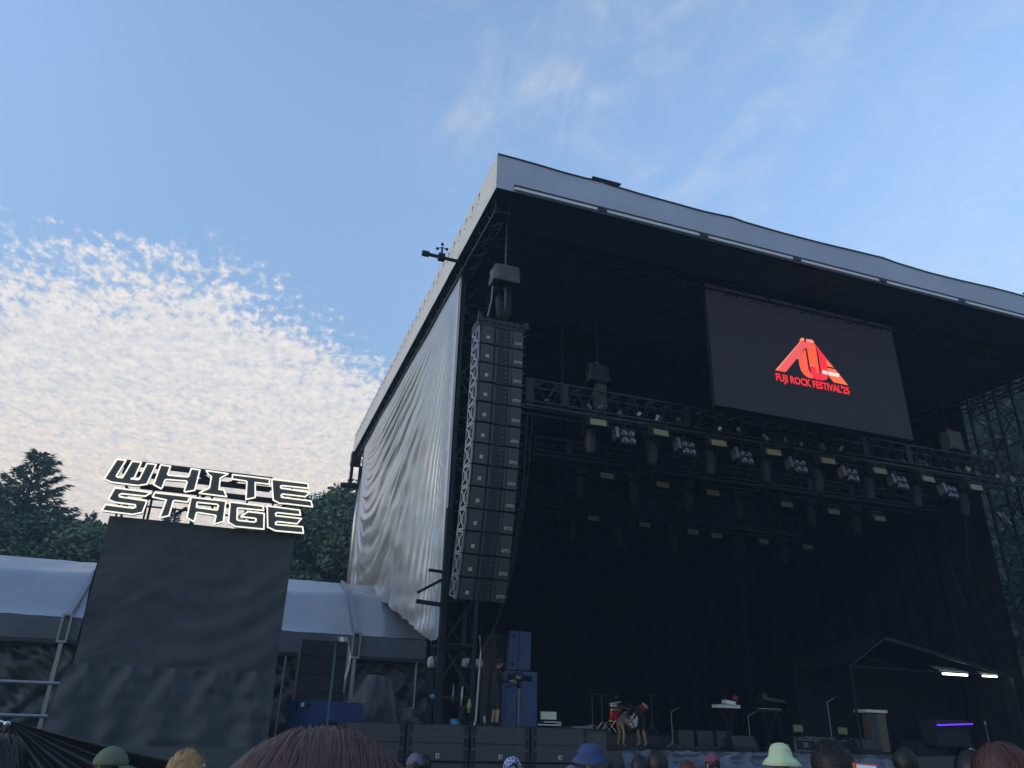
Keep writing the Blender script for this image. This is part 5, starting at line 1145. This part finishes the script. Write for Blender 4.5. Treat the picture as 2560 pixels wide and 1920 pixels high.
# ---- pieces that stand apart become parts of their own
def clusters(me):
    n=len(me.vertices); par=list(range(n))
    def fd(a):
        while par[a]!=a: par[a]=par[par[a]]; a=par[a]
        return a
    for e in me.edges: a,b=fd(e.vertices[0]),fd(e.vertices[1]); par[a]=b
    isl={}
    for i in range(n): isl.setdefault(fd(i),[]).append(i)
    bx=[]
    for ids in isl.values():
        cs=[me.vertices[i].co for i in ids]; bx.append([[min(c[k] for c in cs)-.004 for k in range(3)],[max(c[k] for c in cs)+.004 for k in range(3)],ids])
    if len(bx)>400: return None
    ch=True
    while ch:
        ch=False; out=[]
        for b_ in bx:
            for o_ in out:
                if all(b_[0][k]<=o_[1][k] and o_[0][k]<=b_[1][k] for k in range(3)):
                    o_[0]=[min(x,y) for x,y in zip(o_[0],b_[0])]; o_[1]=[max(x,y) for x,y in zip(o_[1],b_[1])]; o_[2]=o_[2]+b_[2]; ch=True; break
            else: out.append(b_)
        bx=out
    return [b_[2] for b_ in bx]
KEEP={'hair','hair_streak','badge','logo_text','crown','trunk','lacing','lattice','chain','neon_tube'}
byme={}
for o in list(bpy.data.objects):
    if o.type=='MESH' and o.parent and o.name.split('.')[0] not in KEEP: byme.setdefault(o.data,[]).append(o)
for me,obs in byme.items():
    if len(me.vertices)>6000: continue
    cl=clusters(me)
    if not cl or len(cl)<2 or len(cl)>60: continue
    news=[]
    for ids in cl:
        mp={v:i for i,v in enumerate(ids)}; nm=bpy.data.meshes.new(me.name); nm.from_pydata([me.vertices[i].co.copy() for i in ids],[],[tuple(mp[v] for v in p.vertices) for p in me.polygons if p.vertices[0] in mp])
        sm=me.polygons[0].use_smooth; nm.polygons.foreach_set('use_smooth',[sm]*len(nm.polygons))
        for m_ in me.materials: nm.materials.append(m_)
        news.append(nm)
    for o in obs:
        o.data=news[0]
        for nm in news[1:]: c=o.copy(); C.objects.link(c); c.data=nm; c.parent=o.parent
# ================================================================== WORLD
SUN_EL=R(13); SUN_AZ=R(-98)
w=bpy.data.worlds.new('World'); S.world=w; w.use_nodes=True; nt=w.node_tree; n=nt.nodes; l=nt.links
bg=n['Background']; STR=.13
sky=n.new('ShaderNodeTexSky'); sky.sky_type='NISHITA'; sky.sun_disc=False; sky.sun_elevation=SUN_EL; sky.sun_rotation=SUN_AZ; sky.altitude=900; sky.air_density=1.0; sky.dust_density=.7; sky.ozone_density=1.6
tc=n.new('ShaderNodeTexCoord'); sep=n.new('ShaderNodeSeparateXYZ'); l.new(tc.outputs['Generated'],sep.inputs[0])
def mth(op,a,b=None,c=None,cl=False):
    m=n.new('ShaderNodeMath'); m.operation=op; m.use_clamp=cl
    for i,v in enumerate((a,b,c)):
        if v is None: continue
        if isinstance(v,(int,float)): m.inputs[i].default_value=v
        else: l.new(v,m.inputs[i])
    return m.outputs[0]
def mr(v,a,b,c=0,d=1,sm=True):
    m=n.new('ShaderNodeMapRange'); m.interpolation_type='SMOOTHSTEP' if sm else 'LINEAR'; l.new(v,m.inputs[0])
    for i,k in enumerate((a,b,c,d)): m.inputs[i+1].default_value=k
    return m.outputs[0]
zc=mth('MAXIMUM',sep.outputs[2],.04); X_=mth('DIVIDE',sep.outputs[0],zc); Y_=mth('DIVIDE',sep.outputs[1],zc)
cmb=n.new('ShaderNodeCombineXYZ'); l.new(X_,cmb.inputs[0]); l.new(Y_,cmb.inputs[1])
def ns(scale,detail=4,rough=.55,dist=0,vec=None,sx=1,sy=1,rot=0,off=0):
    mp=n.new('ShaderNodeMapping'); mp.inputs['Scale'].default_value=(sx,sy,1); mp.inputs['Rotation'].default_value=(0,0,rot); mp.inputs['Location'].default_value=(off,off*.7,0); l.new(vec or cmb.outputs[0],mp.inputs[0])
    t=n.new('ShaderNodeTexNoise'); t.inputs['Scale'].default_value=scale; t.inputs['Detail'].default_value=detail; t.inputs['Roughness'].default_value=rough; t.inputs['Distortion'].default_value=dist; l.new(mp.outputs[0],t.inputs['Vector']); return t.outputs['Fac']
big=ns(2.2,3,.5); mid=ns(7,3,.5,off=3)
# sheet edge: y/z beyond 1.68 + 1.2 (x+.15)^2
xx=mth('ADD',X_,.32); edge=mth('MULTIPLY_ADD',mth('MULTIPLY',xx,xx),1.0,1.56)
dist=mth('SUBTRACT',Y_,edge); dist=mth('ADD',dist,mth('MULTIPLY_ADD',big,.7,-.35)); dist=mth('ADD',dist,mth('MULTIPLY_ADD',mid,.3,-.15))
cover=mr(dist,-.05,.65)          # 0 outside .. 1 dense
left=mr(X_,1.5,.5); cover=mth('MULTIPLY',cover,left)
pf=ns(46,5,.62,.05,rot=R(8),sx=1,sy=.55); pf2=ns(20,4,.55,.15,off=5,rot=R(-12),sx=.8,sy=.5)
pfm=mth('ADD',mth('MULTIPLY',pf,.62),mth('MULTIPLY',pf2,.38))
thr=mr(cover,0,1,.60,.29,False)
dd=mth('SUBTRACT',pfm,thr); puff=mr(dd,-.07,.14)
veil=mth('MULTIPLY',mr(dist,.10,1.2),.80)
mask=mth('MAXIMUM',mth('MULTIPLY',puff,mr(cover,0,.12)),veil); mask=mth('MULTIPLY',mask,mr(cover,0,.1))
mask=mth('MULTIPLY',mask,.93)
# cirrus wisps high up
cw=ns(5,6,.62,.5,rot=R(35),sx=1.3,sy=.8,off=1.5); cpos=mth('MULTIPLY',mr(X_,.08,.3),mr(X_,1.3,.5)); cpos=mth('MULTIPLY',cpos,mr(Y_,1.35,1.0))
wisp=mth('MULTIPLY',mth('MULTIPLY',mr(cw,.42,.80),cpos),.36)
haze_r=mth('MULTIPLY',mth('MULTIPLY',mr(X_,.7,1.8),mr(ns(2,4,.6,off=8),.3,.7)),.30)
mask=mth('MAXIMUM',mask,mth('MAXIMUM',wisp,haze_r))
# cloud colour: cream low down, whiter above; darker where thick
shade=mr(ns(24,4,.6,.2,off=9,sx=1,sy=.55),.30,.70); shade2=mr(pfm,.36,.62)
low=mr(Y_,4.2,1.8)
c1=n.new('ShaderNodeMix'); c1.data_type='RGBA'; l.new(low,c1.inputs[0]); c1.inputs[6].default_value=(4.35,3.5,2.55,1); c1.inputs[7].default_value=(3.7,3.45,3.2,1)
c2=n.new('ShaderNodeMix'); c2.data_type='RGBA'; l.new(mth('MULTIPLY_ADD',shade2,.65,mth('MULTIPLY',shade,.35)),c2.inputs[0]); c2.inputs[6].default_value=(2.35,2.42,2.6,1); l.new(c1.outputs[2],c2.inputs[7])
mul=n.new('ShaderNodeVectorMath'); mul.operation='MULTIPLY'; l.new(sky.outputs[0],mul.inputs[0]); gz=mr(sep.outputs[2],.05,.75,.62,1.72); gc=n.new('ShaderNodeCombineXYZ'); l.new(mth('MULTIPLY',gz,1.06),gc.inputs[0]); l.new(mth('MULTIPLY',gz,.99),gc.inputs[1]); l.new(mth('MULTIPLY',gz,.94),gc.inputs[2]); l.new(gc.outputs[0],mul.inputs[1])
fin=n.new('ShaderNodeMix'); fin.data_type='RGBA'; l.new(mask,fin.inputs[0]); l.new(mul.outputs[0],fin.inputs[6]); l.new(c2.outputs[2],fin.inputs[7])
l.new(fin.outputs[2],bg.inputs[0]); bg.inputs[1].default_value=STR
sl=bpy.data.lights.new('sun','SUN'); sl.energy=.25; sl.angle=R(18); sl.color=(1,.90,.78); so=bpy.data.objects.new('sun',sl); C.objects.link(so)
sd=Vector((math.sin(SUN_AZ)*math.cos(SUN_EL),math.cos(SUN_AZ)*math.cos(SUN_EL),math.sin(SUN_EL))); so.rotation_euler=sd.to_track_quat('Z','Y').to_euler(); so.location=(-40,-10,40)
# ================================================================== CAMERA
cd=bpy.data.cameras.new('camera'); co=bpy.data.objects.new('camera',cd); C.objects.link(co); cd.sensor_fit='HORIZONTAL'; cd.sensor_width=36; cd.lens=36*F/2560; cd.clip_end=2000; cd.clip_start=.05
mx=Matrix((AX,AY,AZ)).to_4x4(); mx.translation=CAM; co.matrix_world=mx; S.camera=co
S.view_settings.view_transform='Standard'; S.view_settings.look='None'; S.view_settings.exposure=1.12; S.view_settings.gamma=1
S.render.resolution_x=1024; S.render.resolution_y=768
